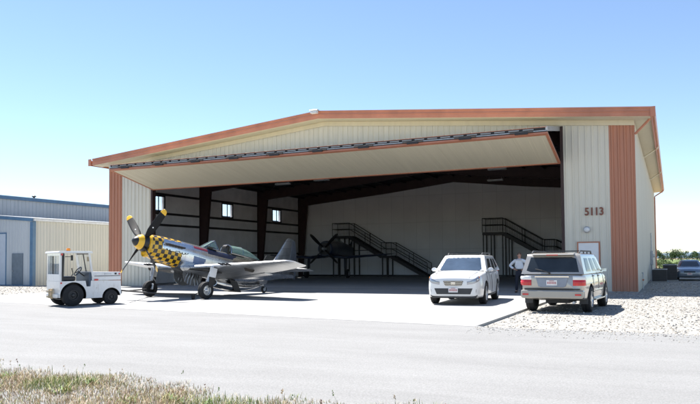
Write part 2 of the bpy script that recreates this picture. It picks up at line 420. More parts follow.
# ------------------------------------------------------------------ roadside grass
def grass(seed=5):
    r = random.Random(seed); vs = []; fs = []; mi = []
    cl = [(r.uniform(17,36), r.uniform(-31,-26.5), r.uniform(.12,.42)) for _ in range(60)]   # green tufts
    def edge(x): return -26.50 - .105*(x-24) + .22*sin(x*1.7) + .12*sin(x*4.3+1) + .06*sin(x*11.)
    def blade(x, y, h, w, lean, az, mat, z=-.012):
        o = len(vs); dx, dy = cos(az), sin(az); px, py = -dy*w/2, dx*w/2
        for t, k in ((0, 1.), (.45, .8), (.8, .45)):
            q = lean*t*t
            vs.append((x+dx*q+px*k, y+dy*q+py*k, z+h*t*(1-.25*lean/h*t))); vs.append((x+dx*q-px*k, y+dy*q-py*k, z+h*t*(1-.25*lean/h*t)))
        vs.append((x+dx*lean, y+dy*lean, z+h*(1-.25*lean/h)))
        fs.extend([(o,o+1,o+3,o+2),(o+2,o+3,o+5,o+4),(o+4,o+5,o+6)]); mi.extend([mat]*3)
    n = 130000
    for _ in range(n):
        x = r.uniform(16.5, 37); y = -26.2 - .105*(x-24) - abs(r.gauss(0, 1))*2.0
        d = edge(x) - y
        if d < -.05 or y < -32: continue
        if d < .4 and r.random() > .25+1.6*d: continue
        green = any((x-a)**2+(y-bb)**2 < q*q for a, bb, q in cl)
        patch = sin(x*.9+2)+sin(y*2.1+x*.6)+.6*sin(x*3.1+y*1.7)
        if green: mat = r.choice((2,2,3,3,1)); h = r.uniform(.05,.13)
        else:
            mat = r.choices((0,1,2,3,4), (34+8*patch, 32, max(7, 20-10*patch), 15, 14))[0]; h = r.uniform(.03,.105)
        h *= .75+.45*(.5+.5*sin(x*2.3+1.3*sin(y*1.9)))*(1.4 if r.random() < .15 else 1.)
        if d < .35: h *= .8
        blade(x, y, h, r.uniform(.004,.009), h*r.uniform(.1,.9), r.uniform(0, 2*pi), mat)
    for _ in range(150):                                     # tall thin seed stalks
        x = r.uniform(17, 36); y = edge(x) - abs(r.gauss(0,1))*1.1 - .02
        h = r.uniform(.10,.22); az = r.uniform(0, 2*pi); ln = h*r.uniform(.1,.45); mt = r.choice((0,0,4,1,2))
        blade(x, y, h, .004, ln, az, mt)
        tx, ty, tz = x+cos(az)*ln, y+sin(az)*ln, -.012+h*(1-.25*ln/h)
        for _k in range(7):
            q = r.uniform(0, .055); blade(tx+r.uniform(-.008,.008)-cos(az)*q*.3, ty+r.uniform(-.008,.008)-sin(az)*q*.3, .022, .010, .012, r.uniform(0,2*pi), mt, tz-q)
    for _ in range(60):                                      # broad-leaf weeds
        x = r.uniform(17, 35); y = edge(x) - r.uniform(.1, 3.2)
        for _k in range(r.randint(14, 34)):
            blade(x+r.gauss(0,.05), y+r.gauss(0,.05), r.uniform(.05,.14), r.uniform(.014,.026), r.uniform(.05,.12), r.uniform(0,2*pi), r.choice((2,2,3)))
    me = bpy.data.meshes.new('grass'); me.from_pydata(vs, [], fs)
    for nme, c in (('straw', (.45,.335,.195)), ('pale_straw', (.60,.49,.32)), ('green_blade', (.13,.20,.045)), ('yellow_green_blade', (.31,.30,.10)), ('brown_stalk', (.29,.18,.135))):
        q = plain(nme, c, .75, var=.22, scale=2.2); me.materials.append(q)
    me.polygons.foreach_set('material_index', mi)
    o = bpy.data.objects.new('grass', me); COL.objects.link(o); tag(o, kind='stuff')
grass()
# ================================================================== HANGAR
XC = W/2
def zr(x): return 9.62 - .0895*abs(x-XC)          # top of the roof
OX0, OX1, OZ = 3.45, 28.5, 7.82                     # door opening
YB, YE = 25.0, 38.2                                 # inner back wall, rear end of the building
WT = .50                                            # roof top down to the wall top
hangar = thing('aircraft_hangar', 'big cream metal hangar with rust red corners and its wide folding door raised open', 'hangar', (0,0,0))
H = hangar
def wtop(x): return zr(x) - WT
# --- front cladding
mb = MB(); ribbed(mb, (1.05,0), (OX0,0), -.02, lambda s: wtop(1.05+s)); mb.box(OX0-.012, OX0, .0, .3, 0, OZ); mb.build('front_wall', M['cream'], H)
mb = MB(); ribbed(mb, (OX1,0), (30.56,0), -.02, lambda s: wtop(OX1+s)); mb.box(OX1, OX1+.012, .0, .3, 0, OZ); mb.build('front_wall', M['cream'], H)
mb = MB(); ribbed(mb, (OX0,0), (XC,0), OZ, lambda s: wtop(OX0+s)); ribbed(mb, (XC,0), (OX1,0), OZ, lambda s: wtop(XC+s))
mb.box(OX0, OX1, .0, .3, OZ-.05, OZ-.002); mb.build('gable_wall', M['cream'], H)
for a, c in ((-.03, 1.05), (30.56, W+.03)):
    mb = MB(); ribbed(mb, (a,-.012), (c,-.012), -.02, lambda s: wtop(a+s)-.001, .268, .045, ribw=.11)
    e = c if a > 10 else a
    mb.box(e-.02, e+.0, -.03, .12, -.02, wtop(e))
    mb.build('corner_panel', M['rust'], H)
# --- sides and rear, with the three windows of the left side
wins = [(3.75, 5.0), (11.9, 13.4), (19.6, 21.1)]; WZ = (5.08, 6.18)
def wall_holes(mb, X, y0, y1, z0, z1, holes, hz):
    ys = [y0] + [v for h in holes for v in h] + [y1]
    for i in range(len(ys)-1):
        a, c = ys[i], ys[i+1]
        if (a, c) in holes: segs = [(z0, hz[0]), (hz[1], z1)]
        else: segs = [(z0, z1)]
        for u, v in segs: mb.quad((X,a,u), (X,c,u), (X,c,v), (X,a,v))
mb = MB(); wall_holes(mb, 0, .0, YE, -.1, wtop(0), wins, WZ); mb.build('side_wall', M['cream'], H)
mb = MB(); ribbed(mb, (W,.1), (W,YE), -.1, wtop(W), nrm=(1,0)); mb.build('side_wall', M['cream'], H)
mb = MB(); mb.add([(0,YE,-.1),(W,YE,-.1),(W,YE,wtop(W)),(XC,YE,wtop(XC)),(0,YE,wtop(0))], [(0,1,2,3,4)]); mb.build('rear_wall', M['cream'], H)
mb = MB(); wall_holes(mb, .26, .05, YB, 0, wtop(0)-.05, wins, WZ)
for y in [y for y in [1.8+.9*i for i in range(26)]]:      # liner seams
    if not any(a-.05 < y < c+.05 for a, c in wins): mb.box(.26, .268, y-.02, y+.02, 0, wtop(0)-.1)
for a, c in wins:
    for z in WZ: mb.quad((0,a,z), (.26,a,z), (.26,c,z), (0,c,z))
    for y in (a, c): mb.quad((0,y,WZ[0]), (.26,y,WZ[0]), (.26,y,WZ[1]), (0,y,WZ[1]))
mb.build('liner_wall', M['liner'], H)
mb = MB(); mb.quad((W-.26,.05,0),(W-.26,YB,0),(W-.26,YB,wtop(W)-.05),(W-.26,.05,wtop(W)-.05)); mb.build('liner_wall', M['liner'], H)
mb = MB(); mb.prism([(.0,0),(W,0),(W,wtop(W)),(XC,wtop(XC)),(0,wtop(0))], 'y', YB, YB+.2)
mb.build('back_wall', M['back'], H)
mb = MB(); mb.box(.3, W-.3, YB-.03, YB, 0, .14); mb.build('baseboard', M['black'], H)
for a, c in wins:
    mb = MB(); z0, z1 = WZ; X0, X1 = .20, .30
    mb.box(X0,X1,a-.05,a+.05,z0-.05,z1+.05).box(X0,X1,c-.05,c+.05,z0-.05,z1+.05).box(X0,X1,a+.05,c-.05,z1-.05,z1+.05).box(X0,X1,a+.05,c-.05,z0-.05,z0+.05)
    mb.box(X0+.02,X1-.02,(a+c)/2-.025,(a+c)/2+.025,z0+.05,z1-.05)
    w = mb.build('window', M['dark_steel'], H)
    mb = MB(); mb.box(.245,.251,a+.05,c-.05,z0+.05,z1-.05); mb.build('pane', M['pane'], w)
# girts along the left and right liner
for X0, X1 in ((.26,.40), (W-.40,W-.26)):
    for z in (1.1, 2.2, 4.12, 4.93, 6.30):
        mb = MB()
        for y0, y1 in ((.35,.95),(1.25,8.95),(9.25,17.05),(17.35,24.2)): mb.box(X0, X1, y0, y1, z-.075, z+.075)
        mb.build('girt', M['girt'], H)
# --- rigid frames: tapered columns and rafters
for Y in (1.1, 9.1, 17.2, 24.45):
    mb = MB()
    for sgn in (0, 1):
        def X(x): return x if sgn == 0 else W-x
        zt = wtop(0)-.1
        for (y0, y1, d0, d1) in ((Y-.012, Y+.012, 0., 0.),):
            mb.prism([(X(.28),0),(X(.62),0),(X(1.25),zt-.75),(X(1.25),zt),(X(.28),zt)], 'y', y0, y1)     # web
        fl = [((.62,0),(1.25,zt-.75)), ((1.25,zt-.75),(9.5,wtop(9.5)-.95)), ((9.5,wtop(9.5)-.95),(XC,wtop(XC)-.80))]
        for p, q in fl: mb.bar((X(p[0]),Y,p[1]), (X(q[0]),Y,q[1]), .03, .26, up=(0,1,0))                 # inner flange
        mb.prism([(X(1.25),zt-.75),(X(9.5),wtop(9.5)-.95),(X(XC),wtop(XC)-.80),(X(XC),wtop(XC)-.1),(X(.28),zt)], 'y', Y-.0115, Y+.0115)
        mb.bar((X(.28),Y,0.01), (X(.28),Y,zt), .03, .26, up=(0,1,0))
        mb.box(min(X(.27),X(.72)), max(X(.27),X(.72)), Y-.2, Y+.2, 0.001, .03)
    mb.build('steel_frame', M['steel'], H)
# purlins
for i in range(21):
    x = .9 + i*1.5
    if x > W-.5: break
    mb = MB(); z = wtop(x)-.22; mb.box(x-.04, x+.04, .1, YB-.02, z-.10, z+.10); mb.build('purlin', M['dark_steel'], H)
# diagonal rod bracing under the roof
for x0, x1, y0, y1 in ((1.5,8.,1.2,9.),(8.,1.5,1.2,9.),(24,30.2,1.2,9.),(30.2,24,1.2,9.),(1.5,8,9.2,17),(8,1.5,9.2,17)):
    mb = MB(); mb.cyl((x0,y0,wtop(x0)-.45),(x1,y1,wtop(x1)-.45),.018,n=6); mb.build('rod_bracing', M['dark_steel'], H)
# --- roof
OV, OF = .78, .92
mb = MB()
RX0, RX1 = -.60, W+OV
mb.prism([(RX0,zr(RX0)),(XC,zr(XC)),(RX1,zr(RX1)),(RX1,zr(RX1)-.10),(XC,zr(XC)-.10),(RX0,zr(RX0)-.10)], 'y', -OF+.03, YE+.5)
mb.build('roof', M['rust_trim'], H)
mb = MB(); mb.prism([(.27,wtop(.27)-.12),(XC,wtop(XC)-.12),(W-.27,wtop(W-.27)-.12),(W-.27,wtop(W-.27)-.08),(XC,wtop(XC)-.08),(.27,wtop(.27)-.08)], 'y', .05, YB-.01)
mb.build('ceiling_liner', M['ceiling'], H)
# front soffit, fascia and the cream rake strip below it
for a, c in ((RX0, XC), (XC, RX1)):
    mb = MB(); n = 1
    for (y0, y1, t0, t1) in ((-OF, -OF+.04, -.015, .20), (-OF-.035, -OF-.003, -.02, .055), (-OF+.006, -OF+.045, .20, .40), (-OF-.028, -OF-.002, .165, .205)):
        mb.prism([(a,zr(a)-t0),(c,zr(c)-t0),(c,zr(c)-t1),(a,zr(a)-t1)], 'y', y0, y1)
    mb.build('fascia', M['rust_trim'], H)
    mb = MB(); mb.prism([(a,zr(a)-.385),(c,zr(c)-.385),(c,zr(c)-.415),(a,zr(a)-.415)], 'y', -OF+.05, -.07); mb.build('soffit', M['soffit'], H)
    x0, x1 = max(a, -.03), min(c, W+.03)
    mb = MB(); mb.prism([(x0,zr(x0)-.42),(x1,zr(x1)-.42),(x1,zr(x1)-.66),(x0,zr(x0)-.66)], 'y', -.075, -.048); mb.build('rake_trim', M['soffit'], H)
# side eaves: sloping soffit, fascia and gutter
for sg in (0, 1):
    def X(x): return x if sg else W-x
    e = RX1; mb = MB()
    mb.prism([(X(W-.02),zr(W)-.42),(X(e-.06),zr(e)-.30),(X(e-.06),zr(e)-.27),(X(W-.02),zr(W)-.39)], 'y', -OF+.06, YE+.45); mb.build('soffit', M['soffit'], H)
    mb = MB(); mb.box(min(X(e-.05),X(e-.005)), max(X(e-.05),X(e-.005)), -OF+.05, YE+.5, zr(e)-.42, zr(e)-.11); mb.build('eave_fascia', M['rust_trim'], H)
    mb = MB(); prof = [(X(e+.002),zr(e)-.06),(X(e+.002),zr(e)-.22),(X(e+.10),zr(e)-.22),(X(e+.15),zr(e)-.07),(X(e+.13),zr(e)-.06),(X(e+.09),zr(e)-.195),(X(e+.02),zr(e)-.195),(X(e+.02),zr(e)-.06)]
    mb.prism(prof, 'y', -OF-.02, YE+.5); mb.build('gutter', M['rust_trim'], H)
    mb = MB(); mb.box(min(X(e-.06),X(e+.15)), max(X(e-.06),X(e+.15)), -OF-.04, -OF+.02, zr(e)-.42, zr(e)+.02); mb.build('eave_end_cap', M['rust_trim'], H)
# eave outlets: sloped pipes back to the wall; the last goes down the wall
for y, full in ((-.4, False), (9.5, False), (22., False), (37.6, True)):
    z0 = zr(RX1)-.2; mb = MB(); pts = [(RX1+.05,y,z0-.02),(RX1+.03,y,z0-.12),(W+.10,y,z0-.58)]
    if y < 0: pts = [(RX1+.05,y,z0-.02),(RX1+.03,y,z0-.10),(W+.05,y-.02+.42,z0-.78)]
    if full: pts += [(W+.09,y,z0-.75),(W+.09,y,0.)]
    mb.tube(pts, .055, 8)
    mb.build('downspout', [M['rust_trim'], M['soffit'], M['soffit'], M['rust_trim']][[-.4,9.5,22.,37.6].index(y)], H)
M['sun_dash'] = plain('hinge_plate', (.30,.30,.30), .5)  # pale grey standing in for sunlight along the folding door's nose
# --- opening trim
mb = MB(); mb.box(OX0-.02, OX0+.12, -.03, .28, 0, OZ-.03).box(OX1-.12, OX1+.02, -.03, .28, 0, OZ-.03).box(OX0+.12, OX1-.12, .02, .26, OZ-.16, OZ-.052)
mb.build('door_jamb', M['steel'], H)
# --- the folding door: lower leaf (seen from below), upper leaf, nose rail
NY, NZ0 = -3.66, 6.87; BZ = 6.04
L = math.hypot(NY, NZ0-BZ); th = math.atan2(-NY, NZ0-BZ)
a0, a1 = OX0+.14, OX1-.14
bd = bpy.data.objects.new('folding_door', None); COL.objects.link(bd); bd.parent = H
lower = MB(); ribbed(lower, (a0,0), (a1,0), 0, L, .60, .006, ribw=.05); lower = lower.build('lower_leaf', M['leaf'], bd)
lower.location = (0,-.04,BZ); lower.rotation_euler = (th,0,0)
def leaf_child(name, mb, mat, loc, rot):
    o = mb.build(name, mat, bd); o.location = loc; o.rotation_euler = rot; return o
mb = MB(); y0, y1 = -.022, .06
mb.box(a0-.03,a1+.03,y0,y1,-.06,.06).box(a0-.03,a1+.03,y0,y1,L-.20,L-.0).box(a0-.03,a0+.08,y0,y1,.06,L-.2).box(a1-.08,a1+.03,y0,y1,.06,L-.2)
leaf_child('leaf_trim', mb, M['rust_trim'], (0,-.04,BZ), (th,0,0))
mb = MB()
for z in (.06, L*.33, L*.66, L-.12): mb.box(a0,a1,.07,.22,z-.05,z+.05)
n = 14
for i in range(n+1):
    x = a0+.05+(a1-a0-.1)*i/n; mb.box(x-.04,x+.04,.07,.215,.11,L-.17)
leaf_child('leaf_frame', mb, M['dark_steel'], (0,-.04,BZ), (th,0,0))
UZ0, UZ1 = OZ-.05, 7.16; LU = math.hypot(NY, UZ0-UZ1); tu = math.atan2(UZ0-UZ1, -NY)
# the upper leaf: local x along the door, local z from nose to header
mb = MB(); ribbed(mb, (a0,0), (a1,0), 0, LU-.05, .60, .012, nrm=(0,-1), ribw=.05)
ru = (-(pi/2-tu), 0, 0)
leaf_child('upper_leaf', mb, M['leaf'], (0,NY,UZ1), ru)
mb = MB()
for z in (.06, LU*.33, LU*.66, LU-.12): mb.box(a0,a1,.02,.17,z-.05,z+.05)
for i in range(n+1):
    x = a0+.05+(a1-a0-.1)*i/n; mb.box(x-.04,x+.04,.02,.165,.11,LU-.17)
leaf_child('leaf_frame', mb, M['dark_steel'], (0,NY,UZ1), ru)
for q0, q1 in ((a0-.03,a0+.06),(a1-.06,a1+.03)):
    mb = MB(); mb.box(q0,q1,-.02,.19,-.02,LU-.02); leaf_child('leaf_end', mb, M['galv'], (0,NY,UZ1), ru)
mb = MB(); mb.box(a0,a1,NY-.02,NY+.10,NZ0+.03,NZ0+.115); mb.box(a0,a1,NY+.02,NY+.1,NZ0+.115,UZ1-.02)
for i in range(10):
    x = a0+1.2+i*2.5; mb.box(x-.28,x+.28,NY-.10,NY-.02,NZ0+.01,NZ0+.12); mb.cyl((x-.5,NY-.05,NZ0+.1),(x+.5,NY-.05,NZ0+.1),.045,n=8)
nose = mb.build('nose_rail', M['dark_steel'], bd)
mb = MB(); mb.box(a0,a1,NY-.05,NY-.03,NZ0+.10,NZ0+.135); mb.build('nose_seal', M['galv'], bd)
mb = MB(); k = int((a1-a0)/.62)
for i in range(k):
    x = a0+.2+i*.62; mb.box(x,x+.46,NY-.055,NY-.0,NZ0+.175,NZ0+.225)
mb.build('sun_dashes', M['sun_dash'], bd)  # added bars imitating sun through gaps on the upper leaf's lower edge
mb = MB(); mb.box(a0,a1,NY-.03,NY+.02,NZ0+.262,NZ0+.285); mb.build('nose_cap', M['rust_trim'], bd)
# --- personnel door in the right wing of the front
mb = MB(); dx0, dx1, dz = 29.07, 30.08, 2.28
mb.box(dx0-.0,dx0+.06,-.075,-.035,-.02,dz).box(dx1-.06,dx1,-.075,-.035,-.02,dz).box(dx0+.06,dx1-.06,-.075,-.035,dz-.06,dz)
fr = mb.build('door_frame', M['rust_trim'], H)
mb = MB(); mb.box(dx0+.06,dx1-.06,-.062,-.034,.0,dz-.06); dr = mb.build('door', M['white_door'], fr)
mb = MB(); mb.cyl((dx0+.16,-.062,1.02),(dx0+.16,-.12,1.02),.028).bar((dx0+.16,-.115,1.02),(dx0+.28,-.115,1.02),.02,.025); mb.build('door_handle', M['galv'], fr)

# ---- things fixed to or standing in the hangar
hn = text_mesh('house_number', '5113', .50, .012, M['number'], None, (29.86,-.065,3.66), (pi/2,0,0), fat=.012, sx=.86)
tag(hn, 'rust brown number 5113 on the cream wall above the white door', 'number')
wl = thing('wall_lamp', 'small round wall lamp between the number and the white door', 'lamp', (29.52,-.035,2.84))
mb = MB(); mb.lathe([(.0,0),(.15,0),(.15,.05),(.12,.07),(0,.07)], (0,0,0), (0,-1,0), 20); mb.build('lamp_base', M['galv'], wl, smooth=True)
mb = MB(); mb.lathe([(.115,.07),(.11,.11),(.07,.15),(0,.165)], (0,0,0), (0,-1,0), 20); mb.build('lamp_cover', M['lens_white'], wl, smooth=True)
fl = thing('floodlight', 'pale floodlight box mounted at the peak of the rust red roof edge', 'floodlight', (XC-.1,-OF-.04,zr(XC)-.05))
mb = MB(); mb.prism([(-.05,-.18),(-.42,-.16),(-.36,.10),(-.05,.10)], 'x', -.26, .26); mb.build('housing', M['white_trim'], fl, bevel=.015)
mb = MB(); mb.prism([(-.02,.103),(-.46,.103),(-.40,.15),(-.02,.16)], 'x', -.33, .33); mb.build('hood', M['galv'], fl)
mb = MB(); mb.box(-.04,.04,-.06,.10,-.12,-.02); mb.build('bracket', M['galv'], fl); fl.scale = (.72,.62,.62)

# staircases against the back wall: platform, flight, landing, flight
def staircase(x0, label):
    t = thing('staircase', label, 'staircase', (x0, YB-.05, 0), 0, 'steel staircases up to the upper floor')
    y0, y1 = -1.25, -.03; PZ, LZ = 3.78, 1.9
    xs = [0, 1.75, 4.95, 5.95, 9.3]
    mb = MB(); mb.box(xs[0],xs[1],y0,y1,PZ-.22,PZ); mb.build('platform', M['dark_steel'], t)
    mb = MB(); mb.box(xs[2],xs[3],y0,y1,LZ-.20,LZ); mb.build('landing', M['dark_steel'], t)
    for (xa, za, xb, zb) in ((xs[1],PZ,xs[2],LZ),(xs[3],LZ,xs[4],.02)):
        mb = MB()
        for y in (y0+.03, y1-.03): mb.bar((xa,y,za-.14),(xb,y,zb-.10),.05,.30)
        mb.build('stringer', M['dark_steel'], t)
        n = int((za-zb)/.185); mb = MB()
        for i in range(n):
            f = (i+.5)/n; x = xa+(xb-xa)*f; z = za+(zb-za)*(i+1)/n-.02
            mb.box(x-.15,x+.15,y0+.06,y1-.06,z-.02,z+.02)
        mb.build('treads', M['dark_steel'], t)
    path = [(xs[0],PZ),(xs[1],PZ),(xs[2],LZ),(xs[3],LZ),(xs[4],.02)]
    for y in (y0+.03, y1-.05):
        mb = MB()
        for h in (1.18, .62): mb.tube([(x,y,z+h) for x, z in path], .032, 6)
        if y == y0+.03: 
            for h in (1.18,.62): mb.tube([(xs[0],y0+.03,PZ+h),(xs[0],y1,PZ+h)], .032, 6)
        for i in range(len(path)-1):
            (xa,za),(xb,zb) = path[i], path[i+1]; n = max(1, round((xb-xa)/1.6))
            for k in range(n+(i == 3)): x = xa+(xb-xa)*k/n; z = za+(zb-za)*k/n; mb.cyl((x,y,z),(x,y,z+1.18),.03,n=6)
            n2 = max(2, round((xb-xa)/.14))
            for k in range(n2): x = xa+(xb-xa)*k/n2; z = za+(zb-za)*k/n2; mb.cyl((x,y,z+.10),(x,y,z+1.18),.008,n=4)
        mb.build('handrail', M['dark_steel'], t)
    for x in (.08, .75, 1.72, 2.25, 5.05, 5.6):
        z = PZ-.2 if x < 2 else (PZ-.2-(2.25-1.75)*.59 if x < 3 else LZ-.18)
        for y in (y0+.05, y1-.08):
            mb = MB(); mb.bar((x,y,0),(x,y,z),.09,.09); mb.build('post', M['dark_steel'], t)
    return t
staircase(4.3, 'dark steel staircase by the dark blue aircraft, descending towards the white SUV')
staircase(18.55, 'dark steel staircase behind the man, descending behind the right door jamb')

# pendant lamps under the roof
first = None
for i, (x, y, lab) in enumerate(((22.6,12.,'hanging shop lamp over the white SUV, rightmost under the dark roof'),(9.3,12.,'hanging shop lamp left of the roof middle, above the first staircase'),(6.5,11.0,'hanging shop lamp nearest the windowed wall, high over the fighter tail'),(20.6,20.,'hanging shop lamp near the back wall above the second staircase'))):
    z = wtop(x)-.95
    if first is None:
        t = thing('hanging_lamp', lab, 'ceiling lamp', (x,y,z), 0, 'lamps hanging under the hangar roof')
        mb = MB(); mb.box(-.62,.62,-.10,.10,0,.05).prism([(-.10,.0),(-.17,-.07),(.17,-.07),(.10,.0)], 'x', -.62, .62); mb.build('lamp_shade', M['white_trim'], t)
        for q in (-.5,.5): mb = MB(); mb.cyl((q,0,.05),(q,0,.85),.008,n=5); mb.build('chain', M['galv'], t)
        first = t
    else: dup(first, (x,y,z), 0, lab)

# outdoor units and the meter on the right-hand side wall
def condenser(x, y, h, lab):
    t = thing('condenser_unit', lab, 'air conditioner', (x,y,-.06), 0, 'air conditioning units along the side wall')
    mb = MB(); mb.box(-.42,.42,-.42,.42,.08,h-.05); mb.build('casing', M['plastic'], t, bevel=.02)
    mb = MB()
    for i in range(int((h-.25)/.06)): 
        z = .16+i*.06; mb.box(-.425,.425,-.43,-.424,z,z+.02).box(.424,.43,-.42,.42,z,z+.02).box(-.43,-.424,-.42,.42,z,z+.02)
    mb.build('grille', M['girt'], t)
    mb = MB(); mb.box(-.45,.45,-.45,.45,h-.05,h); mb.build('top_cover', M['galv'], t, bevel=.015)
    mb = MB(); mb.ring((0,0,h+.015),(0,0,1),.24,.30,.03).ring((0,0,h+.015),(0,0,1),.12,.15,.03).box(-.3,.3,-.012,.012,h+.002,h+.025); mb.build('fan_guard', M['black'], t)
    mb = MB(); mb.box(-.5,.5,-.5,.5,0,.08); mb.build('pad', M['concrete'], t)
    return t
condenser(32.35, 14.1, .86, 'low dark air conditioning unit close to the cream side wall')
condenser(32.95, 17.0, 1.12, 'taller dark air conditioning unit beside the low one, nearer the parked sedan')
mt = thing('electric_meter', 'grey electric meter box with pipes on the shaded side wall', 'meter', (W+.03,20.5,0))
mb = MB(); mb.box(0,.2,-.35,.35,1.0,2.0); mb.build('cabinet', M['galv'], mt, bevel=.015)
mb = MB(); mb.cyl((.2,0,1.65),(.30,0,1.65),.11,n=16); mb.build('dial', M['lens_white'], mt)
mb = MB(); mb.cyl((.08,-.1,2.0),(.08,-.1,3.3),.04); mb.build('conduit', M['galv'], mt)
mb = MB(); mb.cyl((.08,.2,-.1),(.08,.2,1.0),.04); mb.build('conduit', M['galv'], mt)
g2 = thing('gas_pipe', 'thin vertical grey pipe with a valve low on the side wall near the corner', 'pipe', (W+.06,3.8,-.1))
mb = MB(); mb.tube([(.05,0,0),(.05,0,.75),(.05,.12,.85),(-.03,.12,.85)], .025); mb.build('riser', M['galv'], g2)
mb = MB(); mb.cyl((.05,-.07,.5),(.05,.07,.5),.05); mb.build('valve', M['rust_trim'], g2)
# ================================================================== NEIGHBOURING BUILDINGS
SX, SY = -6.3, -.65                                   # front right corner of the shed
shed = thing('storage_shed', 'low metal shed with beige side, blue grey front and dark blue corner trim', 'shed', (0,0,0))
def zs(x): return 4.52 + .083*(SX-x)                  # roof rises to the left
SL = -17.0
mb = MB(); ribbed(mb, (SL,SY), (SX,SY), -.1, lambda s: zs(SL+s)-.05); mb.build('front_wall', M['shed_blue'], shed)
mb = MB(); ribbed(mb, (SX,SY), (SX,24), -.1, 4.40, .26, nrm=(1,0)); mb.build('side_wall', M['shed_beige'], shed)
mb = MB(); mb.quad((SL,24,-.1),(SX,24,-.1),(SX,24,4.45),(SL,24,zs(SL)-.05)); mb.quad((SL,SY,-.1),(SL,24,-.1),(SL,24,zs(SL)-.05),(SL,SY,zs(SL)-.05)); mb.build('rear_wall', M['shed_blue'], shed)
mb = MB(); mb.prism([(SL,zs(SL)),(SX+.10,zs(SX+.1)),(SX+.10,zs(SX+.1)+.06),(SL,zs(SL)+.06)], 'y', SY-.06, 24.1); mb.build('roof', M['galv'], shed)
mb = MB(); mb.prism([(SL,zs(SL)-.20),(SX+.06,zs(SX)-.20),(SX+.06,zs(SX)-.003),(SL,zs(SL)-.003)], 'y', SY-.10, SY-.04); mb.build('gable_trim', M['blue_trim'], shed)
mb = MB(); mb.box(SX-.22,SX+.06,SY-.06,SY+.02,-.1,zs(SX)-.22).box(SX+.034,SX+.06,SY+.02,SY+.20,-.1,4.36); mb.build('corner_trim', M['blue_trim'], shed)
mb = MB(); mb.box(SX+.036,SX+.19,SY-.02,24,4.36,4.50); mb.build('gutter', M['white_trim'], shed)
mb = MB(); mb.box(SL,SX-.2,SY-.055,SY-.0,-.1,.0); mb.build('base_trim', M['blue_trim'], shed)
# personnel door and roll-up door
d0, d1 = -8.22, -7.28
mb = MB(); mb.box(d0-.06,d0,SY-.06,SY,-.1,2.16).box(d1,d1+.06,SY-.06,SY,-.1,2.16).box(d0,d1,SY-.06,SY,2.08,2.16); fr = mb.build('door_frame', M['grey_door'], shed)
mb = MB(); mb.box(d0,d1,SY-.05,SY-.035,-.08,2.08); dd = mb.build('door', M['grey_door'], fr)
mb = MB(); mb.cyl((d0+.10,SY-.05,.95),(d0+.10,SY-.12,.95),.035,n=10); mb.build('door_handle', M['galv'], fr)
r0, r1 = -12.8, -8.92
mb = MB(); mb.box(r0-.08,r0,SY-.06,SY,-.1,3.62).box(r1,r1+.08,SY-.06,SY,-.1,3.62).box(r0,r1,SY-.06,SY,3.54,3.62); fr = mb.build('roll_door_frame', M['blue_trim'], shed)
mb = MB()
for i in range(29): z = -.1+i*.125; mb.box(r0,r1,SY-.045-.006*(i%2),SY-.034,z+.004,z+.121)
mb.box(r0,r1,SY-.036,SY-.034,-.1,3.54); mb.build('roll_door', M['roll_door'], fr)

BX = -13.2
wh = thing('warehouse', 'long tall blue grey metal warehouse rising behind the low shed', 'warehouse', (0,0,0))
mb = MB(); ribbed(mb, (BX,-9), (BX,46), -.1, 6.62, .34, .04, nrm=(1,0)); mb.build('side_wall', M['shed_blue'], wh)
mb = MB(); ribbed(mb, (BX-34,-9), (BX,-9), -.1, lambda s: 6.62+.08*min(34-s, s), .34, .04); mb.build('front_wall', M['shed_blue'], wh)
mb = MB(); mb.quad((BX-34,46,-.1),(BX,46,-.1),(BX,46,6.6),(BX-34,46,6.6)); mb.quad((BX-34,-9,-.1),(BX-34,46,-.1),(BX-34,46,6.6),(BX-34,-9,6.6)); mb.build('rear_wall', M['shed_blue'], wh)
mb = MB(); mb.prism([(BX-34.2,6.62),(BX-17,7.98),(BX+.12,6.62),(BX+.12,6.70),(BX-17,8.06),(BX-34.2,6.70)], 'y', -9.2, 46.2); mb.build('roof', M['shed_blue'], wh)
mb = MB(); mb.box(BX+.045,BX+.16,-9.2,46.2,6.42,6.66); mb.build('eave_trim', M['blue_trim'], wh)
v = MB(); v.cyl((BX-.5,5.6,6.6),(BX-.5,5.6,6.86),.09,n=10).lathe([(0,.0),(.17,.0),(.17,.08),(.05,.15),(0,.15)], (BX-.5,5.6,6.84), (0,0,1), 12); v.build('roof_vent', M['dark_steel'], wh)

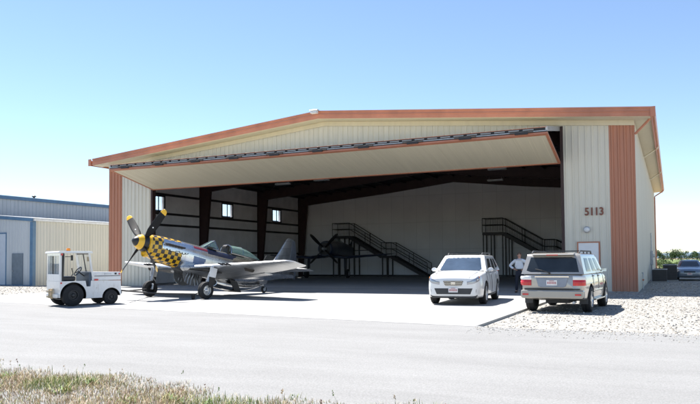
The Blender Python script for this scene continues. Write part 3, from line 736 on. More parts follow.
# ================================================================== FAR TREES AND FIELD EDGE
def leafmat(name, c):
    m, nt, b = new_mat(name); v = coords(nt)
    nt.links.new(ramp(nt, noise(nt, v, 1.6, 4), [(.3, tuple(q*.6 for q in c)), (.7, tuple(q*1.35 for q in c))]), b.inputs['Base Color'])
    b.inputs['Roughness'].default_value = .7; b.inputs['Specular IOR Level'].default_value = .2
    return m
M['leaf_dark'] = leafmat('leaf_dark', (.045,.085,.028)); M['leaf_mid'] = leafmat('leaf_mid', (.075,.115,.04)); M['bark'] = plain('bark', (.10,.075,.05), .9)
def tree_mesh(seed, h, w):
    r = random.Random(seed); crown = MB(); trunk = MB()
    trunk.tube([(0,0,-.2),(.05*w,0,h*.25),(-.03*w,.03*w,h*.55),(0,0,h*.8)], [h*.035,h*.028,h*.018,h*.006], 7)
    lobes = []
    for i in range(9):
        a = r.uniform(0, 2*pi); q = r.uniform(.1,.62)*w/2; z = h*r.uniform(.28,.82); s = w*r.uniform(.16,.30)*(1.15-.5*z/h)
        lobes.append((q*cos(a), q*sin(a), z, s)); trunk.tube([(0,0,h*r.uniform(.2,.5)), (q*cos(a)*.6, q*sin(a)*.6, z*.9), (q*cos(a), q*sin(a), z)], [h*.012,h*.008,h*.004], 5)
    for (x, y, z, s) in lobes:
        for _ in range(260):
            d = Vector((r.gauss(0,1), r.gauss(0,1), r.gauss(0,1))).normalized()*s*(r.random()**.4)*r.uniform(.8,1.2)
            p = Vector((x, y, z)) + Vector((d.x, d.y, d.z*.8)); k = r.uniform(.12,.30)*h/7
            u = Vector((r.gauss(0,1), r.gauss(0,1), r.gauss(0,1))).normalized(); v = u.cross(Vector((r.gauss(0,1), r.gauss(0,1), r.gauss(0,1)))).normalized()
            crown.mi = 0 if r.random() < .6 else 1
            crown.add([p-u*k, p+v*k*.6, p+u*k, p-v*k*.6], [(0,1,2,3)])
    return crown, trunk
CAMX, CAMY = 33.0727, -33.5455
def polar(px, dist):
    """ground point at a bearing (tangent of the angle from the hangar's depth axis) and a distance"""
    a = math.atan(px); return CAMX+dist*sin(a), CAMY+dist*cos(a)
protos = []
spec = [(-.024,330,6.0,8.5,'round bushy tree closest to the hangar side wall, first of the far tree row'),
        (-.010,345,5.2,7.5,'dark bushy tree second from the hangar in the far tree row'),
        (.001,330,6.6,9.,'tall full tree in the far row above the two dark cooling units'),
        (.012,350,4.4,7.,'low gap tree in the far row between two taller neighbours'),
        (.024,360,5.4,8.5,'broad tree in the far row left of the parked sedan'),
        (.034,330,4.6,7.,'small tree in the far row just above the sedan roof'),
        (.047,340,6.8,9.5,'tall spreading tree at the right end of the far row above the sedan'),
        (.064,360,6.,9.,'bushy tree beyond the right edge of the far row'),
        (-.04,340,5.6,8.,'bushy tree half behind the hangar side wall far away')]
for i, (b_, d_, h_, w_, lab) in enumerate(spec):
    x, y = polar(b_, d_)
    if i < 4:
        t = thing('bushy_tree', lab, 'tree', (x,y,-.14), i*1.3, 'trees along the far edge of the field')
        c, tr = tree_mesh(40+i, h_, w_); c.build('crown', [M['leaf_dark'], M['leaf_mid']], t); tr.build('trunk', M['bark'], t); protos.append((t, h_))
    else:
        t0, h0 = protos[i % 4]; dup(t0, (x,y,-.14), i*1.7, lab, (h_/h0,)*3)
# low bushes scattered in the dry field
bs = [(-.018,95,1.1),(-.004,120,1.3),(-.024,150,1.6),(.010,140,1.4),(.020,170,1.7),(-.012,180,1.8)]
bl = ['low bush nearest the hangar side wall in the dry field','rounded bush behind the cooling units in the dry field','bush at the near edge of the green field beside the wall','small green bush between the cooling units and the sedan','green bush at the field edge above the sedan bonnet','wide bush farthest out in the green field near the wall']
p0 = None
for (b_, d_, h_), lab in zip(bs, bl):
    x, y = polar(b_, d_)
    if p0 is None:
        r = random.Random(9); c = MB(); st = MB()
        for _ in range(420):
            a = r.uniform(0,2*pi); q = r.random()**.5*1.1; z = r.random()*(1-q*.55); k = r.uniform(.05,.13)
            p = Vector((q*cos(a), q*sin(a), z)); u = Vector((r.gauss(0,1), r.gauss(0,1), r.gauss(0,1))).normalized(); v = u.cross(Vector((r.gauss(0,1), r.gauss(0,1), 1))).normalized()
            c.add([p-u*k, p+v*k*.6, p+u*k, p-v*k*.6], [(0,1,2,3)])
        for i in range(7): a = i*.9; st.tube([(0,0,-.1),(.3*cos(a),.3*sin(a),.5)], [.03,.012], 5)
        p0 = thing('field_bush', lab, 'bush', (x,y,-.14), 0, 'bushes scattered in the field'); p0.scale = (h_,)*3
        c.build('crown', M['leaf_mid'], p0); st.build('stem', M['bark'], p0)
    else: dup(p0, (x,y,-.14), d_, lab, (h_,)*3)
# pale earth bank at the far right
m_, nt_, b_n = new_mat('pale_earth'); nt_.links.new(ramp(nt_, noise(nt_, coords(nt_), .4, 5), [(.3,(.42,.36,.28)),(.7,(.56,.49,.40))]), b_n.inputs['Base Color']); b_n.inputs['Roughness'].default_value = 1
mb = MB(); rows = []
for j, (dd_, hh_) in enumerate(((205,-.3),(211,1.0),(217,1.25),(230,-.3))):
    rows.append([polar(.028+k*.006, dd_) + (hh_*(.7+.3*sin(k*1.3))*min(1, k/2.) if hh_ > 0 else hh_,) for k in range(16)])
mb.loft(rows, cap=False, closed=False); tag(mb.build('earth_bank', m_, smooth='all'), kind='structure')
# thin post by the sedan
po = thing('metal_post', 'thin grey metal post standing beside the parked sedan', 'post', (34.72,15.6,-.06))
mb = MB(); mb.cyl((0,0,0),(0,0,1.95),.035,n=10); mb.build('pole', M['galv'], po)
mb = MB(); mb.cyl((0,0,1.95),(0,0,2.0),.045,.02,n=10); mb.build('cap', M['galv'], po)
# ================================================================== WHEELS (shared by aircraft and vehicles)
def tyre_rim(parent, name, c, axis, R_, w, rr, rim_mat, spokes=0, dish=.35, flip=1, bolts=0):
    """a wheel part of parent: tyre with tread shoulders, and a rim as its child. axis points to the outer side"""
    c = Vector(c); ax = Vector(axis).normalized(); h = w/2
    mb = MB(); sh = R_*.10
    mb.lathe([(rr,-h*.86),(rr+.01,-h),(R_-sh*1.2,-h),(R_-sh*.35,-h*.88),(R_,-h*.62),(R_,-h*.12),(R_-.012,-h*.10),(R_-.012,h*.10),(R_,h*.12),(R_,h*.62),(R_-sh*.35,h*.88),(R_-sh*1.2,h),(rr+.01,h),(rr,h*.86),(rr,-h*.86)], c, ax, 32)
    ty = mb.build(name, M['rubber'], parent, smooth=True, angle=30)
    mb = MB(); d = h*dish
    mb.lathe([(rr+.004,h*.90),(rr+.004,h*.97),(rr-.012,h*.97),(rr-.03,h*.55),(rr-.035,-h*.8),(rr,-h*.8),(rr+.004,h*.90)], c, ax, 32, cap=False)
    if spokes:
        u = Vector((0,0,1)); a = ax.cross(u).normalized(); b = ax.cross(a)
        for i in range(spokes):
            t = 2*pi*i/spokes+.2; e = a*cos(t)+b*sin(t)
            mb.bar(c+ax*(h*.72)+e*(rr*.12), c+ax*(h*.80)+e*(rr*.95), rr*.27, .03, up=ax)
        mb.lathe([(0,h*.82),(rr*.16,h*.82),(rr*.27,h*.70),(rr*.27,h*.3)], c, ax, 20)
        mb.mi = 1; mb.lathe([(0,h*.18),(rr*.80,h*.18),(rr*.80,h*.1),(0,h*.1)], c, ax, 24)
    else:
        mb.lathe([(rr-.03,h*.5),(rr*.72,h*(1-dish)),(rr*.45,h*.55),(rr*.30,h*.92),(rr*.22,h*1.05),(0,h*1.05)], c, ax, 28)
        u = Vector((0,0,1)) if abs(ax.z) < .9 else Vector((1,0,0)); a = ax.cross(u).normalized(); b = ax.cross(a)
        for i in range(bolts):
            t = 2*pi*i/bolts; e = c+(a*cos(t)+b*sin(t))*rr*.52; mb.cyl(e+ax*h*.55, e+ax*h*.78, rr*.07, n=8)
    mb.build('rim', [rim_mat, M['black']], ty, smooth=True, angle=30)
    return ty

# ================================================================== FIGHTER
P_ = R(11.2); cP, sP = cos(P_), sin(P_)
def T(x, y, z):
    """aft of the spinner tip, left, above the thrust line (aircraft level) -> standing on its three wheels"""
    px, pz = 2.55-x, z+1.90
    return (px*cP-pz*sP, y, px*sP+pz*cP)
class AB(MB):
    """mesh builder in aircraft coordinates (vertices are turned to the parked attitude when built)"""
    def build(s, *a, **k):
        s.v = [T(*v) for v in s.v]; return MB.build(s, *a, **k)

def alu(name, base, rough, lines=True, metal=1.):
    m, nt, b = new_mat(name)
    t = nt.nodes.new('ShaderNodeTexCoord'); v = t.outputs['Object']
    f = noise(nt, v, 2.5, 4)
    c = ramp(nt, f, [(.3, tuple(q*.88 for q in base)), (.7, tuple(min(1,q*1.06) for q in base))])
    if lines:
        br = nt.nodes.new('ShaderNodeTexBrick'); br.inputs['Scale'].default_value = 1.; br.inputs['Mortar Size'].default_value = .006
        br.inputs['Brick Width'].default_value = .72; br.inputs['Row Height'].default_value = .34
        br.inputs['Color1'].default_value = (1,1,1,1); br.inputs['Color2'].default_value = (.86,.87,.88,1); br.inputs['Mortar'].default_value = (.42,.42,.44,1)
        nt.links.new(t.outputs['UV'], br.inputs['Vector']); c = mix(nt, 1., c, br.outputs['Color'], 'MULTIPLY')
    nt.links.new(c, b.inputs['Base Color']); b.inputs['Metallic'].default_value = metal
    r_ = mth(nt, 'MULTIPLY_ADD', f, .22, rough-.11); nt.links.new(r_, b.inputs['Roughness'])
    bump(nt, b, noise(nt, v, 6, 2), .06, .02)
    return m
M['alu'] = alu('polished_aluminium', (.82,.82,.82), .25)
M['alu_wing'] = alu('wing_silver', (.62,.625,.63), .38, metal=.8)
M['alu_dark'] = alu('fin_silver', (.50,.51,.53), .38); M['yellow'] = plain('yellow_paint', (.80,.45,.015), .32, var=.06, coat=.4)
m, nt, b = new_mat('yellow_black_checks')
t = nt.nodes.new('ShaderNodeTexCoord'); ch = nt.nodes.new('ShaderNodeTexChecker'); ch.inputs['Scale'].default_value = 1/.165
ch.inputs['Color1'].default_value = (.80,.45,.015,1); ch.inputs['Color2'].default_value = (.012,.012,.013,1)
nt.links.new(t.outputs['UV'], ch.inputs['Vector'])
c = mix(nt, mth(nt, 'MULTIPLY', noise(nt, t.outputs['Object'], 7, 4), .12), ch.outputs['Color'], (.25,.2,.14))
nt.links.new(c, b.inputs['Base Color']); b.inputs['Roughness'].default_value = .3; b.inputs['Coat Weight'].default_value = .4; M['checks'] = m
M['navy'] = plain('navy_paint', (.016,.028,.07), .3, coat=.4); M['maroon'] = plain('maroon_paint', (.25,.025,.04), .35, coat=.3)
M['rudder'] = plain('rudder_dark', (.10,.11,.13), .35, .3, coat=.3); M['door_inside'] = plain('door_inside', (.16,.165,.17), .5, .4); M['antiglare'] = plain('antiglare_olive', (.035,.037,.03), .8); M['blue_flash'] = plain('blue_flash', (.13,.20,.36), .3, coat=.4)
M['canopy'] = glass_clear('canopy_glass', (.35,.55,.48), .38); M['leather'] = plain('dark_leather', (.03,.025,.02), .6)
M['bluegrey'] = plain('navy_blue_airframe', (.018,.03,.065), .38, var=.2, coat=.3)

def body(name, sts, mats, pick, parent, cls=AB, n=40, K=6):
    """lofted fuselage. sts: (x, top, bottom, halfwidth, squareness); pick(x, t, y, z) -> material index; UV in metres"""
    mb = cls(); rings = []; meta = []
    # subdivide stations smoothly
    xs = []
    for i in range(len(sts)-1):
        for k in range(K): xs.append((i, k/K))
    xs.append((len(sts)-2, 1.))
    def cr(i, f, j):
        p0, p1, p2, p3 = (sts[max(0,i-1)][j], sts[i][j], sts[i+1][j], sts[min(len(sts)-1,i+2)][j])
        if j == 0: return p1+(p2-p1)*f
        x0, x1, x2, x3 = (sts[max(0,i-1)][0], sts[i][0], sts[i+1][0], sts[min(len(sts)-1,i+2)][0])
        d = x2-x1; m1 = (p2-p0)/(x2-x0)*d if x2 != x0 else 0; m2 = (p3-p1)/(x3-x1)*d if x3 != x1 else 0
        return (2*f**3-3*f*f+1)*p1+(f**3-2*f*f+f)*m1+(-2*f**3+3*f*f)*p2+(f**3-f*f)*m2
    for i, f in xs:
        x, tp, bt, hw, sq = (cr(i, f, j) for j in range(5)); zc = (tp+bt)/2; hh = (tp-bt)/2; e = 2/sq; ring = []; arc = 0; prev = None; ms = []
        for k in range(n):
            a = 2*pi*k/n; cs, sn = cos(a), sin(a)
            y = hw*math.copysign(abs(sn)**e, sn); z = zc+hh*math.copysign(abs(cs)**e, cs)
            if prev: arc += math.hypot(y-prev[0], z-prev[1])
            prev = (y, z); ring.append((x, y, z)); ms.append(arc)
        rings.append(ring); meta.append(ms)
    mb.loft(rings)
    # uv and materials before the transform
    nf = (len(rings)-1)*n; uvs = []; mi = []
    for j in range(len(rings)-1):
        for i in range(n):
            k = (i+1) % n
            va, vb = meta[j][i], (meta[j][k] if k else meta[j][n-1]+(meta[j][n-1]-meta[j][n-2]))
            xa, xb = rings[j][0][0], rings[j+1][0][0]
            ref = meta[j][i]; 
            uvs.append([(xa+20, va+20), (xa+20, vb+20), (xb+20, vb+20), (xb+20, va+20)])
            p = [(rings[j][i][q]+rings[j+1][k][q])/2 for q in range(3)]
            mi.append(pick((xa+xb)/2, (i+.5)/n, p[1], p[2]))
    mb.m = mi + [mi[0], mi[-1]]
    # build without reordering problems: write the uv by face index
    vs = [T(*v) for v in mb.v] if cls is AB else mb.v
    me = bpy.data.meshes.new(name); me.from_pydata(vs, [], mb.f)
    for q in mats: me.materials.append(q)
    me.polygons.foreach_set('material_index', mb.m)
    ul = me.uv_layers.new(name='uv')
    for fi in range(nf):
        pl = me.polygons[fi]
        for q, li in enumerate(pl.loop_indices): ul.data[li].uv = uvs[fi][q]
    bm = bmesh.new(); bm.from_mesh(me); bmesh.ops.recalc_face_normals(bm, faces=bm.faces); bm.to_mesh(me); bm.free()
    me.polygons.foreach_set('use_smooth', [True]*len(me.polygons)); me.set_sharp_from_angle(angle=R(50))
    o = bpy.data.objects.new(name, me); COL.objects.link(o); o.parent = parent
    return o

def airfoil(n=14):
    up = []; lo = []
    for i in range(n+1):
        x = .5*(1-cos(pi*i/n)); y = 5*(.2969*x**.5-.126*x-.3516*x*x+.2843*x**3-.1015*x**4)
        up.append((x, y*1.1)); lo.append((x, -y*.9))
    return up[::-1] + lo[1:-1]
AF = airfoil()
def foil(mb, secs):
    """secs: (le_x, chord, y, z, thickness ratio, vertical?)"""
    rings = []
    for (lx, c, y, z, th, vert) in secs:
        rings.append([(lx+c*a, y+b_*th*c, z) if vert else (lx+c*a, y, z+b_*th*c) for a, b_ in AF])
    mb.loft(rings); return mb
def add_planar_uv(o, a=0, b=1):
    me = o.data; ul = me.uv_layers.new(name='uv')
    for l in me.loops: co = me.vertices[l.vertex_index].co; ul.data[l.index].uv = (co[a]+20, co[b]+20)

ft = thing('fighter_plane', 'silver propeller fighter with yellow and black checked nose on the apron', 'airplane', (14.50,-10.98,0), R(257.9))
def pick_nose(x, t, y, z):
    tt = min(t, 1-t)                                    # 0 top .. .5 bottom
    if x < .70: return 2
    panel = x > 1.15+.5*(.245-tt) and .115 < tt < .255
    if x < 2.15 and not panel: return 0
    if tt < .075 and x > 2.15: return 3
    return 1
nose_st = [(.60,.345,-.40,.36,2.1),(.78,.385,-.50,.39,2.15),(1.1,.415,-.60,.41,2.25),(1.6,.435,-.66,.43,2.35),(2.2,.44,-.70,.44,2.4),(2.75,.44,-.74,.45,2.4)]
body('cowling', nose_st, [M['checks'], M['alu'], M['yellow'], M['antiglare']], pick_nose, ft, n=88, K=9)
def pick_fus(x, t, y, z):
    tt = min(t, 1-t)
    if tt < .075 and x < 3.6: return 1
    if 2.75 < x < 3.5 and .10 < tt < .15: return 3
    if 2.75 < x < 3.3+(.30-tt)*2 and .24 < tt < .31: return 2
    if 3.5 < x < 5.35-(tt-.085)*5 and .085 < tt < .175: return 4
    if tt < .085 and x < 5.9: return 1
    return 0
fus_st = [(2.752,.44,-.74,.45,2.4),(3.4,.44,-.80,.455,2.4),(4.2,.45,-.84,.455,2.4),(5.2,.47,-.84,.44,2.4),(6.2,.50,-.72,.39,2.3),(7.1,.49,-.50,.31,2.2),(8.0,.46,-.22,.21,2.1),(8.9,.43,.0,.11,2.),(9.45,.42,.10,.04,2.)]
body('fuselage', fus_st, [M['alu'], M['antiglare'], M['blue_flash'], M['maroon'], M['navy']], pick_fus, ft, n=88, K=14)
# chin intake lip, exhaust stacks, cowl flaps
mb = AB(); mb.lathe([(.13,-.0),(.17,-.03),(.19,.05),(.15,.06),(.12,.3)], (.63,0,-.37), (1,0,0), 20); mb.build('intake_lip', M['yellow'], ft, smooth=True)
mb = AB(); mb.disc((.80,0,-.37), (-1,0,0), .12, 16, .01); mb.build('intake_mouth', M['black'], ft)
for s in (1, -1):
    mb = AB(); mb.box(1.22,2.12,s*.410,s*.440,.05,.17); mb.build('exhaust_panel', M['alu_wing'], ft, bevel=.01)
    for i in range(6):
        x = 1.28+i*.15; mb = AB(); mb.tube([(x,s*.41,.11),(x+.05,s*.485,.115),(x+.15,s*.53,.12)], [.045,.042,.036], 8); mb.build('exhaust_stack', M['dark_steel'], ft, smooth=True)
# flowing black lettering on the left of the nose (unreadable in the photograph): a thin raised line
mb = AB(); r = random.Random(4)
pts = []
for i in range(130):
    u = i/129; x = 1.32+u*1.15; z = -.11+.034*sin(u*47)*(.6+.4*sin(u*9+1))+.02*sin(u*13+1)+.03*u
    pts.append((x+.026*cos(u*47), .4455+.014*u-.03*max(0,(1.7-x)), z))
mb.tube(pts, .0105, 6); mb.build('nose_lettering', M['black'], ft)
# spinner and propeller
pr = bpy.data.objects.new('propeller', None); COL.objects.link(pr); pr.parent = ft
mb = AB(); mb.mi = 0
mb.lathe([(0,0),(.06,.012),(.13,.075),(.20,.165)], (0,0,0), (1,0,0), 32); mb.mi = 1; mb.lathe([(.201,.163),(.25,.235),(.29,.31),(.312,.365)], (0,0,0), (1,0,0), 32)
mb.mi = 0; mb.lathe([(.313,.363),(.345,.47),(.352,.565),(.0,.566)], (0,0,0), (1,0,0), 32)
mb.build('spinner', [M['black'], M['yellow']], pr, smooth=True, angle=60)
for k in range(4):
    a = R(45+90*k+3); er = Vector((0, cos(a), sin(a))); et = Vector((0, -sin(a), cos(a))); ex = Vector((-1,0,0)); rings = []; mats = []
    for (q, ch_, th_, tw) in ((.28,.14,.11,70),(.40,.20,.09,62),(.60,.285,.06,50),(.9,.31,.042,41),(1.2,.30,.03,34),(1.45,.275,.022,30),(1.50,.265,.021,29.5),(1.505,.265,.021,29.5),(1.60,.24,.017,28.5),(1.66,.19,.012,28),(1.70,.10,.008,27.5)):
        c0 = Vector((.47,0,0))+er*q; d = (et*cos(R(tw))+ex*sin(R(tw))); nn = d.cross(er)
        rings.append([tuple(c0+d*(ch_/2*cos(2*pi*i/14))+nn*(th_/2*sin(2*pi*i/14))) for i in range(14)])
    mb = AB(); mb.loft(rings); nq = 14; mb.m = [1 if (f//nq) >= 7 else 0 for f in range((len(rings)-1)*nq)]+[0,1]
    bl = mb.build('blade', [M['prop'], M['yellow']], pr, smooth='all')
    mb = AB(); c0 = Vector((.47,0,0))+er*.80; tw = R(43); d = (et*cos(tw)+ex*sin(tw)); nn = d.cross(er)
    for sg in (1,-1): mb.disc(c0+nn*(.025*sg), nn*sg, .028, 10, .004)
    mb.build('blade_decal', M['white_trim'], bl)
# wings, flaps, ailerons
for s, nm in ((1,'wing'), (-1,'wing')):
    mb = AB(); foil(mb, [(2.25,3.0,s*.30,-.66,.155,0),(2.50,2.62,s*.62,-.63,.15,0),(2.72,2.28,s*1.9,-.52,.14,0),(3.0,1.76,s*3.7,-.36,.125,0),(3.22,1.28,s*5.05,-.235,.11,0),(3.34,1.06,s*5.25,-.215,.085,0),(3.52,.74,s*5.33,-.21,.04,0)])
    wg = mb.build('wing', M['alu_wing'], ft, smooth=True, angle=60); add_planar_uv(wg)
    mb = AB(); foil(mb, [(4.55,.62,s*.75,-.66,.13,0),(4.44,.50,s*3.0,-.49,.12,0)]); fl_ = mb.build('flap', M['alu_wing'], wg, smooth=True); add_planar_uv(fl_)
    mb = AB()
    for y in (1.15,1.35,1.55): mb.cyl((2.38+y*.14,s*(y+1.1),-.47+.01*y),(2.62+y*.14,s*(y+1.1),-.47+.01*y),.032,n=8)
    mb.build('gun_barrels', M['dark_steel'], wg)
    mb = AB(); mb.prism([(3.15,-.46),(3.75,-.46),(3.65,-.62),(3.25,-.62)], 'y', s*3.1-.04, s*3.1+.04); mb.build('pylon', M['leather'], wg)
    # main leg
    y = s*1.80
    lg = bpy.data.objects.new('main_gear', None); COL.objects.link(lg); lg.parent = ft
    mb = AB(); mb.cyl((2.62,s*1.86,-.55),(2.53,y+s*.02,-1.20),.062,n=12).cyl((2.53,y+s*.02,-1.20),(2.49,y+s*.02,-1.51),.040,n=12)
    mb.tube([(2.49,y+s*.02,-1.31),(2.49,y-s*.17,-1.37),(2.49,y-s*.17,-1.555)], .042, 8).cyl((2.49,y-s*.19,-1.555),(2.49,y+s*.02,-1.555),.035,n=10)
    mb.tube([(2.56,y,-1.05),(2.74,y,-1.22),(2.52,y,-1.40)], .018, 6).tube([(2.60,y+s*.03,-.6),(2.46,y+s*.03,-1.0),(2.44,y-s*.05,-1.45)], .012, 6)
    mb.build('strut', M['galv'], lg, smooth=True)
    mb = AB(); mb.prism([(2.46,-.62),(2.84,-.62),(2.80,-1.0),(2.48,-1.0)], 'y', y+s*.10, y+s*.115); mb.build('gear_door', M['white_paint'], lg)
    mb = AB(); mb.prism([(2.48,-1.002),(2.80,-1.002),(2.74,-1.40),(2.52,-1.43)], 'y', y+s*.10, y+s*.115); mb.build('lower_gear_door', M['black'], lg)
    c = T(2.49, y, -1.555); t_ = tyre_rim(lg, 'tyre', c, (0,s,0), .345, .20, .185, M['alloy'], 0, .5, bolts=8)
    # inner gear door, hanging at the centre line
    mb = AB(); prof = [(2.45,-.74),(3.45,-.78)]+[(2.95+.52*cos(a), -.82-.50*sin(a)) for a in [R(q) for q in range(10,171,16)]]
    mb.prism(prof, 'y', s*.30, s*.315); dr = mb.build('inner_gear_door', M['door_inside'], ft)
    mb = AB()
    for q in (-.34,-.2,-.05,.1,.25,.37): mb.tube([(2.95+q+.10*(w_/8-.5)*(1 if q > 0 else -1), s*(.33+.02*sin(w_)), -.80-(.50**2-q*q)**.5*w_/8) for w_ in range(9)], .014+.012*(abs(q) < .3), 6)
    mb.build('door_stiffener', M['galv'], dr)
    mb = AB(); mb.prism([(2.5,-.665),(3.3,-.70),(3.3,-.73),(2.5,-.72)], 'y', s*.45, s*1.7); mb.build('wheel_well', M['black'], ft)
    for q in range(3): mb = AB(); mb.tube([(2.7+q*.2,s*.5,-.70),(2.75+q*.2,s*.42,-.95-.05*q),(2.9+q*.15,s*.35,-.75)], .02, 6); mb.build('hose', M['dark_steel'], ft)
    # tailplane
    mb = AB(); foil(mb, [(7.95,1.25,s*.08,.37,.10,0),(8.1,1.0,s*.8,.38,.09,0),(8.28,.76,s*1.6,.39,.08,0),(8.40,.55,s*1.75,.39,.05,0)]); tp = mb.build('tailplane', M['alu_wing'], ft, smooth=True, angle=60); add_planar_uv(tp)
# fin and rudder
mb = AB(); foil(mb, [(7.1,2.15,0,.42,.03,1),(7.85,1.4,0,.60,.07,1),(8.15,1.05,0,1.08,.075,1),(8.45,.72,0,1.58,.07,1),(8.66,.48,0,1.93,.06,1),(8.78,.30,0,2.0,.03,1)]); fn = mb.build('fin', M['alu_dark'], ft, smooth=True, angle=60); add_planar_uv(fn, 0, 2)
mb = AB(); foil(mb, [(9.0,.62,0,.08,.09,1),(9.0,.62,0,.6,.09,1),(9.0,.46,0,1.45,.08,1),(9.05,.20,0,1.95,.06,1)]); rd = mb.build('rudder', M['rudder'], ft, smooth=True, angle=60)
# belly scoop with its dark mouth
def pick0(*a): return 0
scoop = [(4.30,-.80,-1.12,.34,2.6),(4.8,-.78,-1.17,.37,2.6),(5.6,-.76,-1.12,.36,2.5),(6.4,-.70,-.96,.30,2.3),(7.2,-.50,-.66,.2,2.2)]
body('belly_scoop', scoop, [M['alu']], pick0, ft)
mb = AB(); mb.lathe([(0,0),(.145,0),(.145,.006),(0,.006)], (4.285,0,-.96), (1,0,0), 24); 
mb.v = [(x, y*2.0, z if False else z) for x, y, z in mb.v]; mb.build('scoop_mouth', M['black'], ft)
mb = AB(); mb.prism([(4.95,-.72),(5.40,-.72),(5.75,-1.16),(5.35,-1.16)], 'y', -.385, .385); mb.build('scoop_flap', M['black'], ft)
# tail wheel
tw = bpy.data.objects.new('tail_gear', None); COL.objects.link(tw); tw.parent = ft
mb = AB(); mb.cyl((7.35,0,-.36),(7.50,0,-.64),.035,n=10).tube([(7.5,0,-.58),(7.52,.09,-.65),(7.53,.09,-.754)], .02, 6).tube([(7.5,0,-.58),(7.52,-.09,-.65),(7.53,-.09,-.754)], .02, 6); mb.build('strut', M['galv'], tw)
zt = 0
c = T(7.53,0,-.754); c = (c[0], c[1], .158); tyre_rim(tw, 'tyre', c, (0,1,0), .158, .11, .08, M['alloy'], 0, .5)
for s in (1,-1): mb = AB(); mb.prism([(7.0,-.45),(7.55,-.32),(7.5,-.50),(7.1,-.62)], 'y', s*.15, s*.16); mb.build('tail_gear_door', M['alu_wing'], tw)
# windscreen and sliding canopy (slid back), seat, headrest, pilot gear
mb = AB(); W0 = [(3.42,.30,.59),(3.42,-.30,.59)]
A = (3.45,.15,.44); B = (3.45,-.15,.44); C_ = (4.0,.13,.82); D = (4.0,-.13,.82); E_ = (4.12,.34,.44); F2 = (4.12,-.34,.44)
mb.add([A,B,D,C_], [(0,1,2,3)]); mb.add([A,C_,E_], [(0,1,2)]); mb.add([B,D,F2], [(0,1,2)]); ws = mb.build('windscreen', M['canopy'], ft)
mb = AB()
for p, q in ((A,B),(A,C_),(B,D),(C_,D),(C_,E_),(D,F2),(A,E_),(B,F2)): mb.cyl(p, q, .022, n=6)
mb.build('windscreen_frame', M['alu'], ws)
rings = []; x0, x1 = 4.85, 6.95
for i in range(15):
    f = i/14; x = x0+(x1-x0)*f; hgt = .41*(1-(max(0, f-.25)/.75)**2.2)*(.90+.10*min(1, f/.25)) ; hw = .36*(1-.55*f**2); zb = .455+.03*f
    rings.append([(x, hw*cos(pi*k/14)*(1+.10*sin(pi*k/14)), zb+max(.01, hgt)*sin(pi*k/14)**.85) for k in range(15)])
mb = AB(); mb.loft(rings, cap=False, closed=False); cn = mb.build('canopy', M['canopy'], ft, smooth='all')
mb = AB(); mb.tube(rings[0], .028, 8)
for k in (0, 14): mb.tube([rg[k] for rg in rings], .026, 6)
mb.tube([rings[5][k] for k in range(15)], .012, 6)
mb.build('canopy_frame', M['alu'], cn, smooth=True)
mb = AB(); mb.box(3.6,4.1,-.28,.28,.42,.50); mb.build('instrument_shroud', M['leather'], ft)
mb = AB(); mb.box(5.0,5.8,-.2,.2,.44,.57); mb.build('cockpit_shelf', M['leather'], ft)
mb = AB(); mb.box(4.75,4.85,-.20,.20,.30,.74).cyl((4.80,-.12,.72),(4.80,.12,.72),.09,n=10); mb.build('headrest', M['leather'], ft)
mb = AB(); mb.tube([(7.2,0,.45),(7.4,0,.85)],.01,5); mb.build('antenna', M['dark_steel'], ft)
# round insignia on the rear fuselage
for s in (1,-1):
    ins = bpy.data.objects.new('insignia', None); COL.objects.link(ins); ins.parent = ft
    mb = AB(); yy = s*.345; mb.disc((6.85,s*.318,.02), (.12,s,.0), .26, 28, .02); mb.build('blue_disc', M['navy'], ins)
    st = []
    for q in range(10): rr_ = .25 if q % 2 == 0 else .097; a = R(90+36*q); st.append((6.85+rr_*cos(a), .02+rr_*sin(a)))
    mb = AB(); mb.prism(st, 'y', s*.320, s*.350); mb.build('star', M['white_trim'], ins)
    for q in (-1,1): mb = AB(); mb.box(6.85+q*.27-(0 if q>0 else .26), 6.85+q*.27+(.26 if q>0 else 0), s*.30-q*0, s*(.352 if q<0 else .315), -.05, .09); mb.build('bar', M['white_trim'], ins)

# V-shaped tow bar from the tug to the two main wheels
tb = thing('tow_bar', 'V shaped steel tow bar from the tug to the main wheels of the silver fighter', 'tow bar', (0,0,0))
def wpt(loc, rz, p): 
    c, s = cos(rz), sin(rz); return (loc[0]+p[0]*c-p[1]*s, loc[1]+p[0]*s+p[1]*c, p[2])
wl_, wr_ = (wpt((14.50,-10.98), R(257.9), (T(2.49,y,-1.555)[0]+.05,y*1.07,.345)) for y in (1.72,-1.72))
TOWX = (14.50,-14.32,.475)
mb = MB(); mb.tube([TOWX, (14.62,-13.95,.42), (wr_[0],wr_[1]-.05,.34)], .028, 8); mb.build('arm', M['dark_steel'], tb)
mb = MB(); mb.tube([(14.64,-13.93,.42), (15.6,-13.2,.30), (wl_[0]-.25,wl_[1]-.35,.22), (wl_[0],wl_[1]-.05,.34)], .028, 8); mb.build('arm', M['dark_steel'], tb)
mb = MB(); mb.cyl((wl_[0]-.35,wl_[1]-.38,.10),(wl_[0]-.27,wl_[1]-.36,.10),.10,n=16); mb.build('dolly_wheel', M['rubber'], tb)
mb = MB(); mb.ring(TOWX, (0,0,1), .03,.06,.03,16); mb.build('tow_eye', M['dark_steel'], tb)

